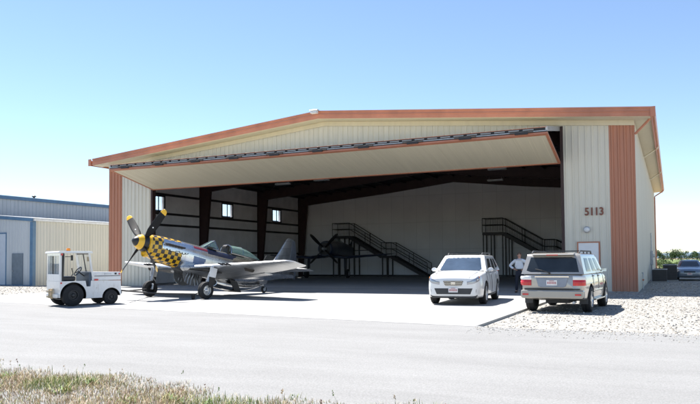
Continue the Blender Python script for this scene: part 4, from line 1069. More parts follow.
# ================================================================== SECOND AIRCRAFT, in the dark of the hangar
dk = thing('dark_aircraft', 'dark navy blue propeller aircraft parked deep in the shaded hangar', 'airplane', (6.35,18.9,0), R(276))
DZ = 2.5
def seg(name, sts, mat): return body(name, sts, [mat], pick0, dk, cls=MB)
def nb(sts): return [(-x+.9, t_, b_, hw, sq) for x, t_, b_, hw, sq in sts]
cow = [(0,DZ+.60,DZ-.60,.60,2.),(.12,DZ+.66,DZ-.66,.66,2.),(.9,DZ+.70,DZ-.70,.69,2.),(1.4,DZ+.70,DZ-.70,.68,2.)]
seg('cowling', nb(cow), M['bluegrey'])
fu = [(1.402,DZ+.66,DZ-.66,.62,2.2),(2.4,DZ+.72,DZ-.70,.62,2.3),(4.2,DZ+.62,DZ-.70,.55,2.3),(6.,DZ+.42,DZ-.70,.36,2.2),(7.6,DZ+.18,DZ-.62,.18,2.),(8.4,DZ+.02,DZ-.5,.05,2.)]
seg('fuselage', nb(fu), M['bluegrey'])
mb = MB(); mb.disc((.91,0,DZ), (1,0,0), .52, 28, .01); mb.build('cowl_mouth', M['black'], dk)
pr2 = bpy.data.objects.new('propeller', None); COL.objects.link(pr2); pr2.parent = dk
mb = MB(); mb.lathe([(.0,.50),(.08,.46),(.16,.30),(.20,.1),(.20,.0)], (.95,0,DZ), (1,0,0), 20); mb.build('hub', M['galv'], pr2, smooth=True)
for k in range(4):
    a = R(45+90*k); er = Vector((0, cos(a), sin(a))); et = Vector((0,-sin(a),cos(a))); ex = Vector((1,0,0)); rings = []
    for (q, ch_, th_, tw) in ((.15,.12,.10,70),(.5,.24,.06,52),(.9,.30,.04,42),(1.3,.29,.03,35),(1.55,.24,.02,31),(1.56,.24,.02,31),(1.70,.16,.014,28),(1.76,.06,.008,27)):
        c0 = Vector((1.15,0,DZ))+er*q; d = et*cos(R(tw))+ex*sin(R(tw)); nn = d.cross(er)
        rings.append([tuple(c0+d*(ch_/2*cos(2*pi*i/12))+nn*(th_/2*sin(2*pi*i/12))) for i in range(12)])
    mb = MB(); mb.loft(rings); mb.m = [1 if f//12 >= 5 else 0 for f in range(7*12)]+[0,1]; mb.build('blade', [M['black'], M['leather']], pr2, smooth='all')
for s in (1,-1):
    mb = MB(); foil(mb, [(-.2,2.3,s*.3,DZ-.62,.15,0),(-.1,2.0,s*1.6,DZ-.75,.14,0),(.1,1.5,s*4.2,DZ-.60,.12,0),(.45,.9,s*5.5,DZ-.50,.09,0),(.8,.4,s*5.75,DZ-.49,.05,0)])
    mb.v = [(.55-x, y, z) for x, y, z in mb.v]; mb.build('wing', M['bluegrey'], dk, smooth=True, angle=60)
    lg = bpy.data.objects.new('main_gear', None); COL.objects.link(lg); lg.parent = dk
    mb = MB(); mb.cyl((.35,s*1.75,DZ-.72),(.45,s*1.75,.42),.065,n=10).cyl((.45,s*1.9,.38),(.45,s*1.7,.38),.04,n=8); mb.build('strut', M['dark_steel'], lg)
    tyre_rim(lg, 'tyre', (.45,s*1.88,.38), (0,s,0), .38, .24, .19, M['galv'], 0, .5)
    mb = MB(); mb.prism([(.15,DZ-.8),(.65,DZ-.8),(.60,.85),(.30,.85)], 'y', s*1.62, s*1.635); mb.build('gear_door', M['bluegrey'], lg)
    mb = MB(); foil(mb, [(6.4,1.1,s*.1,DZ-.1,.09,0),(6.6,.8,s*1.5,DZ-.08,.08,0),(6.9,.4,s*1.9,DZ-.08,.05,0)]); mb.v = [(.9-x, y, z) for x, y, z in mb.v]; mb.build('tailplane', M['bluegrey'], dk, smooth=True, angle=60)
mb = MB(); foil(mb, [(5.9,2.1,0,DZ+.1,.05,1),(6.9,1.2,0,DZ+.8,.07,1),(7.4,.6,0,DZ+1.35,.05,1)]); mb.v = [(.9-x, y, z) for x, y, z in mb.v]; mb.build('fin', M['bluegrey'], dk, smooth=True, angle=60)
rings = []
for i in range(9):
    f = i/8; x = -1.2-2.0*f; hgt = .36*sin(pi*min(1, f*1.05+.02))**.6 if f < .95 else .02
    rings.append([(x, .33*cos(pi*k/10), DZ+.55+hgt*sin(pi*k/10)) for k in range(11)])
mb = MB(); mb.loft(rings, cap=False, closed=False); mb.build('canopy', M['canopy'], dk, smooth='all')
mb = MB(); mb.tube([(-6.3,0,DZ-.6),(-6.5,0,.2)], .05, 8); mb.build('tail_strut', M['dark_steel'], dk)
tyre_rim(dk, 'tail_wheel', (-6.5,0,.16), (0,1,0), .16, .11, .08, M['galv'], 0, .5)
# ================================================================== ROAD VEHICLES
def crom(p, t):
    """Catmull-Rom through the list p (tuples) at parameter t in 0..len-1"""
    n = len(p); i = min(int(t), n-2); f = t-i
    a, b_, c, d = p[max(0,i-1)], p[i], p[i+1], p[min(n-1,i+2)]
    return tuple(.5*((2*b_[k])+(-a[k]+c[k])*f+(2*a[k]-5*b_[k]+4*c[k]-d[k])*f*f+(-a[k]+3*b_[k]-3*c[k]+d[k])*f**3) for k in range(len(b_)))

def paint(name, col, metal=0., rough=.28):
    m, nt, b = new_mat(name); v = coords(nt)
    f = noise(nt, v, 1.2, 3); sx = nt.nodes.new('ShaderNodeSeparateXYZ'); nt.links.new(v, sx.inputs[0])
    c = ramp(nt, f, [(.3, tuple(q*.95 for q in col)), (.7, col)])
    dust = mth(nt, 'MULTIPLY', noise(nt, v, 5, 5), .30); low = mth(nt, 'SUBTRACT', .75, sx.outputs['Z']); low.node.use_clamp = True
    c = mix(nt, mth(nt, 'MULTIPLY', dust, low), c, (.35,.30,.23))
    nt.links.new(c, b.inputs['Base Color']); b.inputs['Metallic'].default_value = metal; b.inputs['Roughness'].default_value = rough
    b.inputs['Coat Weight'].default_value = .9; b.inputs['Coat Roughness'].default_value = .05
    return m
M['car_white'] = paint('white_car_paint', (.80,.80,.79)); M['car_silver'] = paint('champagne_silver_paint', (.45,.42,.375), .45, .3)
M['car_bluegrey'] = paint('blue_grey_car_paint', (.19,.235,.29), .5, .3); M['clad_silver'] = paint('lower_cladding_paint', (.36,.34,.305), .35, .4)
M['plate_blue'] = plain('number_plate_recess', (.24,.27,.32), .4)
M['plate'] = plain('number_plate', (.74,.73,.72), .4); M['plate_red'] = plain('plate_marking', (.50,.20,.20), .5)
M['lamp_clear'] = plain('clear_lamp', (.34,.36,.40), .1, .5, coat=1.)
M['interior'] = plain('car_interior', (.06,.058,.055), .8)

class Car:
    def __init__(c, root, sts, gh, body_mat):
        """sts: front-to-rear stations (x, z0, zb, halfwidth, crown); gh: dict of greenhouse numbers"""
        c.root, c.sts, c.gh, c.mat = root, sts, gh, body_mat
        c.rows = []
        for x, z0, zb, hw, cr in sts:
            d = zb-z0
            c.rows.append([(x,0,z0),(x,hw*.55,z0),(x,hw*.90,z0+.012),(x,hw*.965,z0+.07*min(1,d/.8)),(x,hw*.985,z0+d*.28),(x,hw,z0+d*.50),(x,hw*.985,z0+d*.72),(x,hw*.955,z0+d*.90),(x,hw*.90,zb-.012*min(1,d)),(x,hw*.70,zb+cr*.45),(x,hw*.35,zb+cr*.85),(x,0,zb+cr)])
    def S(c, ti, tj):
        return crom([crom(r_, tj) for r_ in c.rows], ti)
    def SX(c, x, tj):
        lo, hi = 0., len(c.rows)-1.
        for _ in range(40):
            m_ = (lo+hi)/2
            if crom([(s[0],) for s in c.sts], m_)[0] > x: lo = m_
            else: hi = m_
        return c.S((lo+hi)/2, tj)
    def body(c, arches, name='body', arch_mat=None):
        ns = (len(c.rows)-1)*5+1; nj = 34; rings = []
        for i in range(ns):
            half = [c.S(i/5, j*11/nj) for j in range(nj+1)]
            rings.append(half + [(x,-y,z) for x, y, z in half[-2:0:-1]])
        mb = MB(); mb.loft(rings); o = mb.build(name, [c.mat, M['plastic']], c.root, smooth=True, angle=45)
        cs = []
        for (x, z, r_, hw) in arches:
            for s in (1,-1):
                q = MB(); q.cyl((x,s*(hw-.30),z),(x,s*(hw+.3),z),r_,n=40); cs.append(q.build('cutter', M['plastic']))
        cut(o, cs)
        me = o.data
        for p in me.polygons:
            v = p.center
            for (x, z, r_, hw) in arches:
                d = math.hypot(v.x-x, v.z-z)
                if (abs(d-r_) < .02 and abs(p.normal.y) < .25) or (d < r_-.005 and abs(abs(v.y)-(hw-.30)) < .03): p.material_index = 1
        me.set_sharp_from_angle(angle=R(40))
        return o
    # greenhouse -----------------------------------------------------------
    def side(c, u, v, s, off=0.):
        g = c.gh
        x = (g['fb'][0]+(g['rb'][0]-g['fb'][0])*u)*(1-v)+(g['ft'][0]+(g['rt'][0]-g['ft'][0])*u)*v
        z0 = g['fb'][1]+(g['rb'][1]-g['fb'][1])*u; z1 = g['ft'][1]+(g['rt'][1]-g['ft'][1])*u
        y = g['wb']+(g['wt']-g['wb'])*v + .015*sin(pi*u)
        return (x, s*(y+off), z0+(z1-z0)*v)
    def end(c, w, v, front, off=0.):
        g = c.gh; b_, t_ = (g['fb'], g['ft']) if front else (g['rb'], g['rt'])
        y = (g['wb']+(g['wt']-g['wb'])*v)*w; bow = g.get('bow', .10)*(1-w*w)
        x = b_[0]+(t_[0]-b_[0])*v; x += (bow+off) if front else -(bow*.5+off)
        return (x, y, b_[1]+(t_[1]-b_[1])*v)
    def greenhouse(c, name='cabin'):
        rings = []; g = c.gh
        for v in [i/8 for i in range(9)]:
            rg = []
            n = 12
            for i in range(n+1): w = -1+2*i/n; rg.append(c.end(w, v, True))
            for i in range(1, 16): rg.append(c.side(i/16, v, 1))
            for i in range(n+1): w = 1-2*i/n; rg.append(c.end(w, v, False))
            for i in range(1, 16): rg.append(c.side(1-i/16, v, -1))
            rings.append(rg)
        top = rings[-1]; cx = (g['ft'][0]+g['rt'][0])/2
        for k, dz in ((.975,.022),(.93,.036),(.80,.052),(.4,.066),(.02,.07)): rings.append([(cx+(x-cx)*k, y*k, z+dz) for x, y, z in top])
        mb = MB(); mb.loft(rings); return mb.build(name, c.mat, c.root, smooth=True, angle=50)
    def patch(c, name, f, poly, mat, off=.006, parent=None, n=8):
        """poly: four corners (u,v) of a window; f(u, v, off) gives the surface"""
        a, b_, d, e = poly; mb = MB(); g = []
        for i in range(n+1):
            row = []
            for j in range(n+1):
                s, t_ = i/n, j/n
                uu = (a[0]*(1-s)+b_[0]*s)*(1-t_)+(e[0]*(1-s)+d[0]*s)*t_; vv = (a[1]*(1-s)+b_[1]*s)*(1-t_)+(e[1]*(1-s)+d[1]*s)*t_
                edge = i in (0,n) or j in (0,n)
                row.append(f(uu, vv, off if not edge else -.004))
            g.append(row)
        mb.loft(g, cap=False, closed=False); return mb.build(name, mat, parent or c.root, smooth='all')
    def panel(c, name, x0, x1, t0, t1, s, mat, off=.007, n=8, parent=None, arch=None):
        """a raised panel (door, lamp) on the flank between x0, x1 and section parameters t0, t1"""
        mb = MB(); g = []
        for i in range(n+1):
            row = []
            for j in range(n+1):
                e = i in (0,n) or j in (0,n)
                xx = x0+(x1-x0)*min(max((i-.6)/(n-1.2),0),1) if False else x0+(x1-x0)*i/n
                p = c.SX(xx, t0+(t1-t0)*j/n); o = off if not e else -.006
                row.append((p[0], s*(p[1]+o), p[2]))
            g.append(row)
        mb.loft(g, cap=False, closed=False)
        o = mb.build(name, mat, parent or c.root, smooth='all')
        if name == 'door':
            lp = [g[0][j] for j in range(n+1)]+[g[i][n] for i in range(1,n+1)]+[g[n][j] for j in range(n-1,-1,-1)]+[g[i][0] for i in range(n-1,-1,-1)]
            q = MB(); q.tube([(x,y+s*.006,z) for x,y,z in lp], .009, 5); q.build('door_seal', M['black'], o)
        return o
    def mirror(c, x, z, y, s, mat=None):
        mb = MB(); mb.bar((x,s*(y-.10),z-.03),(x+.02,s*(y+.05),z),.06,.05); mb.lathe([(.02,-.05),(.062,-.03),(.070,.02),(.070,.06),(.0,.061)], (x,s*(y+.13),z+.03), (-1,0,0), 14)
        o = mb.v[-14*5:]; k0 = len(mb.v)-14*5
        for i in range(k0, len(mb.v)): p = mb.v[i]; mb.v[i] = (p[0], s*(y+.13)+(p[1]-s*(y+.13))*1.35, p[2])
        q = mb.build('mirror', mat or c.mat, c.root, smooth=True)
        mb = MB(); mb.bx((x-.063,s*(y+.13),z+.03),(.004,.15,.10)); mb.build('mirror_glass', M['chrome'], q)
    def wheels(c, xf, xr, tr, R_, w, rr, rim, spokes):
        for x in (xf, xr):
            for s in (1,-1): tyre_rim(c.root, 'wheel', (x,s*(tr/2),R_), (0,s,0), R_, w, rr, rim, spokes)
        mb = MB(); mb.cyl((xf,-tr/2+.1,R_),(xf,tr/2-.1,R_),.05).cyl((xr,-tr/2+.1,R_),(xr,tr/2-.1,R_),.06).box(xr-.3,xf+.3,-.35,.35,R_-.12,R_-.02); mb.build('underbody', M['plastic'], c.root)
    def handle(c, x, tj, s, par, mat):
        p = c.SX(x, tj); mb = MB(); mb.bx((x,s*(p[1]+.022),p[2]),(.17,.03,.035)); mb.build('door_handle', mat, par, bevel=.008)
def plate(root, name, loc, face, w=.31, h=.155):
    x, y, z = loc; mb = MB(); mb.bx(loc, (.012, w, h)); o = mb.build(name, M['plate'], root)
    mb = MB(); xx = x+face*.009
    for i in range(6): mb.bx((xx, y-w*.36+i*w*.145, z-.004), (.006, w*.09, h*.42))
    mb.bx((xx, y, z+h*.36), (.006, w*.45, h*.12)); mb.build('plate_marking', M['plate_red'], o)

# ---- white SUV, nose towards the road
t = thing('white_suv', 'white compact SUV with roof rails parked in the hangar mouth, facing the road', 'car', (26.36,-9.50,0), R(-84.8))
sts = [(2.33,.42,.80,.58,.012),(2.305,.31,.87,.73,.025),(2.225,.265,.925,.825,.04),(2.06,.24,.975,.885,.055),(1.75,.225,1.02,.925,.065),(1.35,.22,1.055,.94,.065),(.95,.22,1.09,.94,.05),(.5,.22,1.09,.94,.04),(-.3,.22,1.095,.94,.04),(-1.1,.225,1.10,.94,.04),(-1.7,.25,1.105,.925,.04),(-2.1,.30,1.10,.89,.03),(-2.28,.38,1.06,.83,.02),(-2.36,.48,.98,.74,.01)]
gh = dict(fb=(1.02,1.085), ft=(.28,1.61), rb=(-2.25,1.09), rt=(-1.88,1.60), wb=.885, wt=.705, bow=.16)
c = Car(t, sts, gh, M['car_white']); c.body([(1.35,.36,.43,.94),(-1.35,.36,.43,.94)]); c.greenhouse()
c.patch('windshield', lambda u,v,o: c.end(u,v,True,o), [(-.97,.02),(.97,.02),(.95,.95),(-.95,.95)], M['screen'], .008)
c.patch('rear_window', lambda u,v,o: c.end(u,v,False,o), [(-.85,.12),(.85,.12),(.80,.90),(-.80,.90)], M['glass'], .008)
for s in (1,-1):
    for (u0,u1,a,b_) in ((.075,.375,.16,.16),(.40,.66,.10,.02),(.69,.93,.02,-.13)):
        lo = .06 if u0 < .6 else .12
        c.patch('side_window', lambda u,v,o: c.side(u,v,s,o), [(u0,lo),(u1,lo),(u1+(.02 if u0<.6 else -.04),.88),(u0+a*.45,.88)], M['glass'], .006)
    for x0, x1 in ((.02,.98),(-1.0,.0)):
        d = c.panel('door', x0, x1, 3.2, 8.1, s, M['car_white']); c.handle(x0+.12, 7.0, s, d, M['car_white'])
    c.panel('side_cladding', -.90, .92, 2.4, 3.3, s, M['plastic'], .012)
    # swept headlamp wrapping the front corner
    mb = MB(); g = []
    for i in range(13):
        f = i/12; ti = max(0, -.35+3.35*f); row = []; lo = 5.6+.7*f; hi = 7.75+.55*f
        for j in range(6):
            p = c.S(ti, lo+(hi-lo)*j/5)
            if i < 2: p = (2.338, .44+.07*i, p[2])
            p = tuple(p); e = i in (0,12) or j in (0,5); o = .012 if not e else -.012
            row.append((p[0]+o*1.2, s*(p[1]+o), p[2]))
        g.append(row)
    mb.loft(g, cap=False, closed=False); hl = mb.build('headlight', M['lamp_clear'], t, smooth='all')
    mb = MB(); g = []
    for i in range(5):
        ti = 2.35+.5*i/4; row = []
        for j in range(4): p = c.S(ti, 6.7+1.1*j/3); o = .016 if 0 < i < 4 and 0 < j < 3 else .004; row.append((p[0]+o*1.2, s*(p[1]+o), p[2]))
        g.append(row)
    mb.loft(g, cap=False, closed=False); mb.build('indicator', M['lens_amber'], hl, smooth='all')
    mb = MB(); mb.lathe([(0,0),(.055,0),(.06,-.05)], (2.30,s*.66,.43), (1,0,0), 14); mb.build('fog_lamp', M['lamp_clear'], t)
    c.mirror(.78, 1.12, .86, s)
    mb = MB(); mb.tube([(.15,s*.60,1.655),(.05,s*.605,1.715),(-1.6,s*.60,1.725),(-1.78,s*.59,1.655)], .022, 8); mb.cyl((-.8,s*.6,1.65),(-.8,s*.6,1.72),.018,n=6); mb.build('roof_rail', M['plastic'], t, smooth=True)
    mb = MB(); mb.bx((-2.26,s*.76,1.0),(.10,.14,.30)); mb.build('tail_light', M['lens_red'], t, bevel=.02)
mb = MB(); mb.prism([(.20,-.5),(.20,.5),(-1.1,.5),(-1.1,-.5)], 'z', 1.668, 1.692); mb.build('sunroof', M['glass'], t)
for x in (-.1,-1.25): mb = MB(); mb.bar((x,-.6,1.735),(x,.6,1.735),.05,.022); mb.build('roof_crossbar', M['plastic'], t)
mb = MB(); mb.prism([(-.34,.80),(.34,.80),(.27,.635),(-.27,.635)], 'x', 2.20, 2.345); gr = mb.build('grille', M['black'], t, bevel=.02)
for z in (.665,.715,.765): mb = MB(); mb.bx((2.348,0,z),(.02,.55+.8*(z-.665),.018)); mb.build('grille_bar', M['chrome'], gr)
mb = MB(); mb.bx((2.36,0,.72),(.01,.14,.065)); mb.build('badge', M['chrome'], gr, bevel=.02)
mb = MB(); mb.prism([(-.64,.56),(.64,.56),(.56,.36),(-.56,.36)], 'x', 2.05, 2.338); mb.build('lower_intake', M['plastic'], t, bevel=.02)
mb = MB(); mb.prism([(-.80,.34),(.80,.34),(.70,.23),(-.70,.23)], 'x', 1.95, 2.29); mb.build('lower_bumper', M['plastic'], t, bevel=.03)
plate(t, 'number_plate', (2.352,0,.50), 1)
for s in (1,-1): mb = MB(); mb.bar((1.02,s*.05,1.13),(.94,s*.62,1.175),.02,.012); mb.build('wiper', M['black'], t)
# bonnet shut line, fog lamp recesses, black windscreen surround and cowl
for s in (1,-1):
    mb = MB(); mb.tube([(lambda p: (p[0], s*p[1], p[2]+.002))(c.S(1.2+k*.55, 9.05-.02*k)) for k in range(7)], .007, 5); mb.build('bonnet_seam', M['black'], t)
    mb = MB(); mb.prism([(s*.60,.52),(s*.76,.54),(s*.74,.37),(s*.60,.37)], 'x', 2.15, 2.297); mb.build('fog_lamp_recess', M['plastic'], t, bevel=.015)
mb = MB(); mb.tube([(1.075+.11*(1-(w/8)**2)-.03, .80*w/8, 1.118-.02*abs(w/8)) for w in range(-8,9)], .022, 6); mb.build('wiper_cowl', M['plastic'], t)
c.wheels(1.35,-1.35,1.64,.36,.235,.235,M['alloy'],6)

# ---- silver SUV, tail towards the road, on the gravel
t = thing('silver_suv', 'champagne silver SUV with large red tail lights parked on gravel, tail to the road', 'car', (30.10,-11.05,-.06), R(86.5)); t.scale = (.965,)*3
sts = [(2.42,.52,.74,.62,.01),(2.38,.42,.86,.78,.02),(2.25,.36,.98,.86,.03),(2.0,.34,1.06,.905,.045),(1.5,.33,1.11,.94,.05),(1.1,.33,1.145,.95,.045),(.5,.33,1.165,.955,.03),(-.5,.33,1.175,.955,.03),(-1.4,.34,1.18,.95,.03),(-2.0,.38,1.18,.935,.03),(-2.28,.42,1.17,.915,.025),(-2.39,.46,1.14,.885,.015),(-2.44,.52,1.09,.85,.01)]
gh = dict(fb=(1.05,1.16), ft=(.38,1.73), rb=(-2.40,1.16), rt=(-2.18,1.73), wb=.915, wt=.775, bow=.08)
c = Car(t, sts, gh, M['car_silver']); c.body([(1.425,.385,.475,.95),(-1.425,.385,.475,.95)]); c.greenhouse()
c.patch('windshield', lambda u,v,o: c.end(u,v,True,o), [(-.92,.04),(.92,.04),(.88,.92),(-.88,.92)], M['glass'], .008)
rw = c.patch('rear_window', lambda u,v,o: c.end(u,v,False,o), [(-.93,.07),(.93,.07),(.90,.91),(-.90,.91)], M['glass'], .010)
mb = MB(); mb.tube([(-2.475,.06,1.20),(-2.47,.28,1.27),(-2.43,.48,1.31)], .012, 6); mb.cyl((-2.46,.06,1.19),(-2.50,.06,1.19),.03,n=10); mb.build('rear_wiper', M['black'], rw)
for s in (1,-1):
    for (u0,u1,a,b_) in ((.06,.33,.17,.02),(.355,.60,.06,.02),(.635,.90,.02,-.03)):
        c.patch('side_window', lambda u,v,o: c.side(u,v,s,o), [(u0,.07),(u1,.07),(u1+b_*.6,.86),(u0+a*.40,.86)], M['side_glass'], .006)
    for x0, x1 in ((-.02,.98),(-.98,-.04)):
        d = c.panel('door', x0, x1, 4.1, 8.1, s, M['car_silver']); c.handle(x0+.13, 6.9, s, d, M['car_silver'])
    c.panel('side_cladding', -.93, .93, 3.0, 4.6, s, M['clad_silver'], .016)
    mb = MB(); mb.box(-.9,.9,s*.80,s*1.0,.33,.375); mb.build('running_board', M['clad_silver'], t, bevel=.01)
    # tail lamp: red lower, clear upper, wrapping the corner
    mb = MB(); g = []
    def lampgrid(z0, z1, o):
        g = []
        for i in range(9):
            f = i/8; y = .60+.32*min(1, f*1.35) if f < .74 else .93; x = -2.452 if f < .5 else -2.452+.26*((f-.5)/.5)**1.4; row = []
            for j in range(5):
                z = z0+(z1-z0)*j/4; e = i in (0,8) or j in (0,4); k = 1 if not e else .2
                row.append((x-.035*k*o*(1-f*.6), s*(y+.016*k), z))
            g.append(row)
        return g
    mb.loft(lampgrid(.82,.99,1.), cap=False, closed=False); tl = mb.build('tail_light', M['lens_red'], t, smooth='all')
    mb = MB(); mb.loft(lampgrid(.99,1.10,.9), cap=False, closed=False); mb.build('reversing_lamp', M['lens_white'], tl, smooth='all')
    mb = MB(); mb.bx((-2.555,s*.76,.56),(.02,.17,.045)); mb.build('reflector', M['lens_red'], t)
    c.mirror(.82, 1.21, .87, s)
    mb = MB(); mb.tube([(.10,s*.70,1.77),(0,s*.705,1.845),(-1.75,s*.70,1.845),(-1.9,s*.695,1.775)], .024, 8)
    for x in (-.6,-1.2): mb.cyl((x,s*.70,1.76),(x,s*.70,1.84),.02,n=6)
    mb.build('roof_rail', M['plastic'], t, smooth=True)
    mb = MB(); mb.bx((-1.93,s*.81,.35),(.025,.24,.17)); mb.build('mud_flap', M['plastic'], t)
    mb = MB(); mb.bx((2.30,s*.66,.86),(.16,.34,.16)); mb.build('headlight', M['lamp_clear'], t, bevel=.03)
for x in (-.15,-1.45): mb = MB(); mb.bar((x,-.70,1.85),(x,.70,1.85),.05,.022); mb.build('roof_crossbar', M['plastic'], t)
mb = MB(); mb.prism([(-2.05,1.795),(-2.33,1.755),(-2.35,1.725),(-2.05,1.75)], 'y', -.62, .62); mb.build('spoiler', M['car_silver'], t, bevel=.01)
mb = MB(); mb.bx((-2.345,0,1.725),(.02,.34,.03)); mb.build('brake_light', M['lens_red'], t)
mb = MB(); pts = [(-.89,.44),(.89,.44),(.915,.52),(.905,.69),(-.905,.69),(-.915,.52)]
mb.prism(pts, 'x', -2.535, -2.30); mb.build('rear_bumper', M['clad_silver'], t, bevel=.04)
mb = MB(); mb.box(-2.50,-2.42,-.80,.80,.702,.735); mb.build('bumper_step', M['black'], t)
mb = MB(); mb.prism([(-.47,1.06),(.47,1.06),(.40,.80),(.32,.77),(-.32,.77),(-.40,.80)], 'x', -2.462, -2.40); mb.build('plate_recess', M['plate_blue'], t, bevel=.01)
mb = MB(); mb.bx((-2.465,0,1.085),(.03,1.0,.05)); mb.build('tailgate_garnish', M['chrome'], t, bevel=.01)
plate(t, 'number_plate', (-2.470,0,.905), -1)
mb = MB(); mb.cyl((-2.50,-.62,.33),(-2.2,-.62,.34),.035,n=10); mb.build('exhaust_pipe', M['galv'], t)
mb = MB(); p = c.SX(.5, 5.6)
for i in range(9): mb.bx((.20+i*.062,-(p[1]+.016),.80),(.040,.006,.055 if i % 3 else .075))
mb.build('door_lettering', M['plate_red'], t)
mb = MB(); mb.box(-1.95,-1.55,-.62,.62,1.0,1.55).box(-.55,-.2,-.65,-.1,.9,1.45).box(-.55,-.2,.1,.65,.9,1.45); mb.build('seats', M['interior'], t)
c.wheels(1.425,-1.425,1.66,.385,.27,.235,M['alloy'],6)

# ---- blue-grey sedan behind the hangar corner, nose towards the viewer
t = thing('grey_sedan', 'blue grey sedan parked beside the hangar far behind the cooling units', 'car', (34.17,19.75,-.06), R(-91))
sts = [(2.30,.40,.56,.55,.01),(2.27,.30,.66,.70,.02),(2.15,.24,.75,.80,.03),(1.8,.21,.82,.86,.05),(1.35,.20,.87,.885,.06),(.9,.20,.92,.89,.05),(.3,.20,.93,.89,.03),(-.6,.20,.94,.89,.03),(-1.4,.22,.95,.88,.03),(-2.0,.28,.95,.84,.03),(-2.35,.36,.92,.76,.02),(-2.45,.48,.82,.66,.01)]
gh = dict(fb=(.98,.92), ft=(.15,1.34), rb=(-1.80,.94), rt=(-1.05,1.34), wb=.80, wt=.58, bow=.14)
c = Car(t, sts, gh, M['car_bluegrey']); c.body([(1.4,.315,.37,.89),(-1.35,.315,.37,.89)]); c.greenhouse()
c.patch('windshield', lambda u,v,o: c.end(u,v,True,o), [(-.93,.04),(.93,.04),(.88,.93),(-.88,.93)], M['glass'], .008)
c.patch('rear_window', lambda u,v,o: c.end(u,v,False,o), [(-.85,.06),(.85,.06),(.8,.92),(-.8,.92)], M['glass'], .008)
for s in (1,-1):
    for (u0,u1,a,b_) in ((.08,.46,.22,.03),(.49,.88,.03,-.15)):
        c.patch('side_window', lambda u,v,o: c.side(u,v,s,o), [(u0,.06),(u1,.06),(u1+b_*.5,.86),(u0+a*.45,.86)], M['glass'], .006)
    for x0, x1 in ((-.1,.95),(-1.0,-.12)):
        d = c.panel('door', x0, x1, 3.6, 8.0, s, M['car_bluegrey']); c.handle(x0+.13, 6.9, s, d, M['car_bluegrey'])
    mb = MB(); mb.prism([(s*.42,.56),(s*.78,.60),(s*.76,.74),(s*.44,.70)], 'x', 2.02, 2.255); mb.build('headlight', M['lamp_clear'], t, bevel=.02)
    c.mirror(.64, .98, .80, s)
    mb = MB(); mb.bx((-2.33,s*.62,.78),(.12,.28,.14)); mb.build('tail_light', M['lens_red'], t, bevel=.02)
mb = MB(); mb.bx((2.26,0,.60),(.10,.70,.09)); mb.build('grille', M['black'], t, bevel=.02)
mb = MB(); mb.bx((2.20,0,.36),(.12,.9,.10)); mb.build('lower_intake', M['plastic'], t, bevel=.02)
plate(t, 'number_plate', (2.318,0,.47), 1)
c.wheels(1.4,-1.35,1.52,.315,.21,.20,M['alloy'],7)
# ================================================================== TOW TRACTOR
M['tug_white'] = paint('tug_white_paint', (.74,.745,.74), 0., .4)
_nt = M['tug_white'].node_tree; _b = _nt.nodes['Principled BSDF']; _src = _b.inputs['Base Color'].links[0].from_socket
_c = mix(_nt, ramp(_nt, noise(_nt, coords(_nt, vec=(3,3,1.2)), 2.2, 7, .7), [(.52,(0,0,0)),(.74,(.45,.45,.45))]), _src, (.36,.31,.24))
_c = mix(_nt, ramp(_nt, noise(_nt, coords(_nt), 9., 5, .7), [(.66,(0,0,0)),(.70,(.6,.6,.6))]), _c, (.16,.12,.09)); _nt.links.new(_c, _b.inputs['Base Color']); M['vinyl'] = plain('seat_vinyl', (.015,.015,.017), .45); M['tan'] = plain('tan_paint', (.48,.38,.24), .6)
M['tug_glass'] = glass_clear('tug_glass', (.6,.72,.78), .22)
M['foot_blue'] = plain('footwell_blue', (.05,.075,.11), .5)
tug = thing('tow_tractor', 'small white airport tow tractor with open cab and black tyres', 'tow tractor', (13.83,-16.05,0), R(69))
hw = .60
def side_profile():
    p = [(-.45,.30),(-.47,.86),(.42,.86),(.46,.66),(.60,.66),(.62,.86),(1.71,.84),(1.73,.36),(1.66,.25),(-.40,.25)]
    return p
mb = MB(); mb.prism(side_profile(), 'y', -hw, hw); bd_ = mb.build('body', [M['tug_white'], M['black']], tug)
cs = []
for x, z, r_ in ((0,.37,.45),(1.36,.26,.335)):
    for s in (1,-1): q = MB(); q.cyl((x,s*(hw-.34),z),(x,s*(hw+.2),z),r_,n=40); cs.append(q.build('cutter', M['black']))
cut(bd_, cs)
for p in bd_.data.polygons:
    v = p.center
    for x, z, r_ in ((0,.37,.45),(1.36,.26,.335)):
        d = math.hypot(v.x-x, v.z-z)
        if (abs(d-r_) < .02 and abs(p.normal.y) < .3) or (d < r_-.01 and abs(abs(v.y)-(hw-.34)) < .03): p.material_index = 1
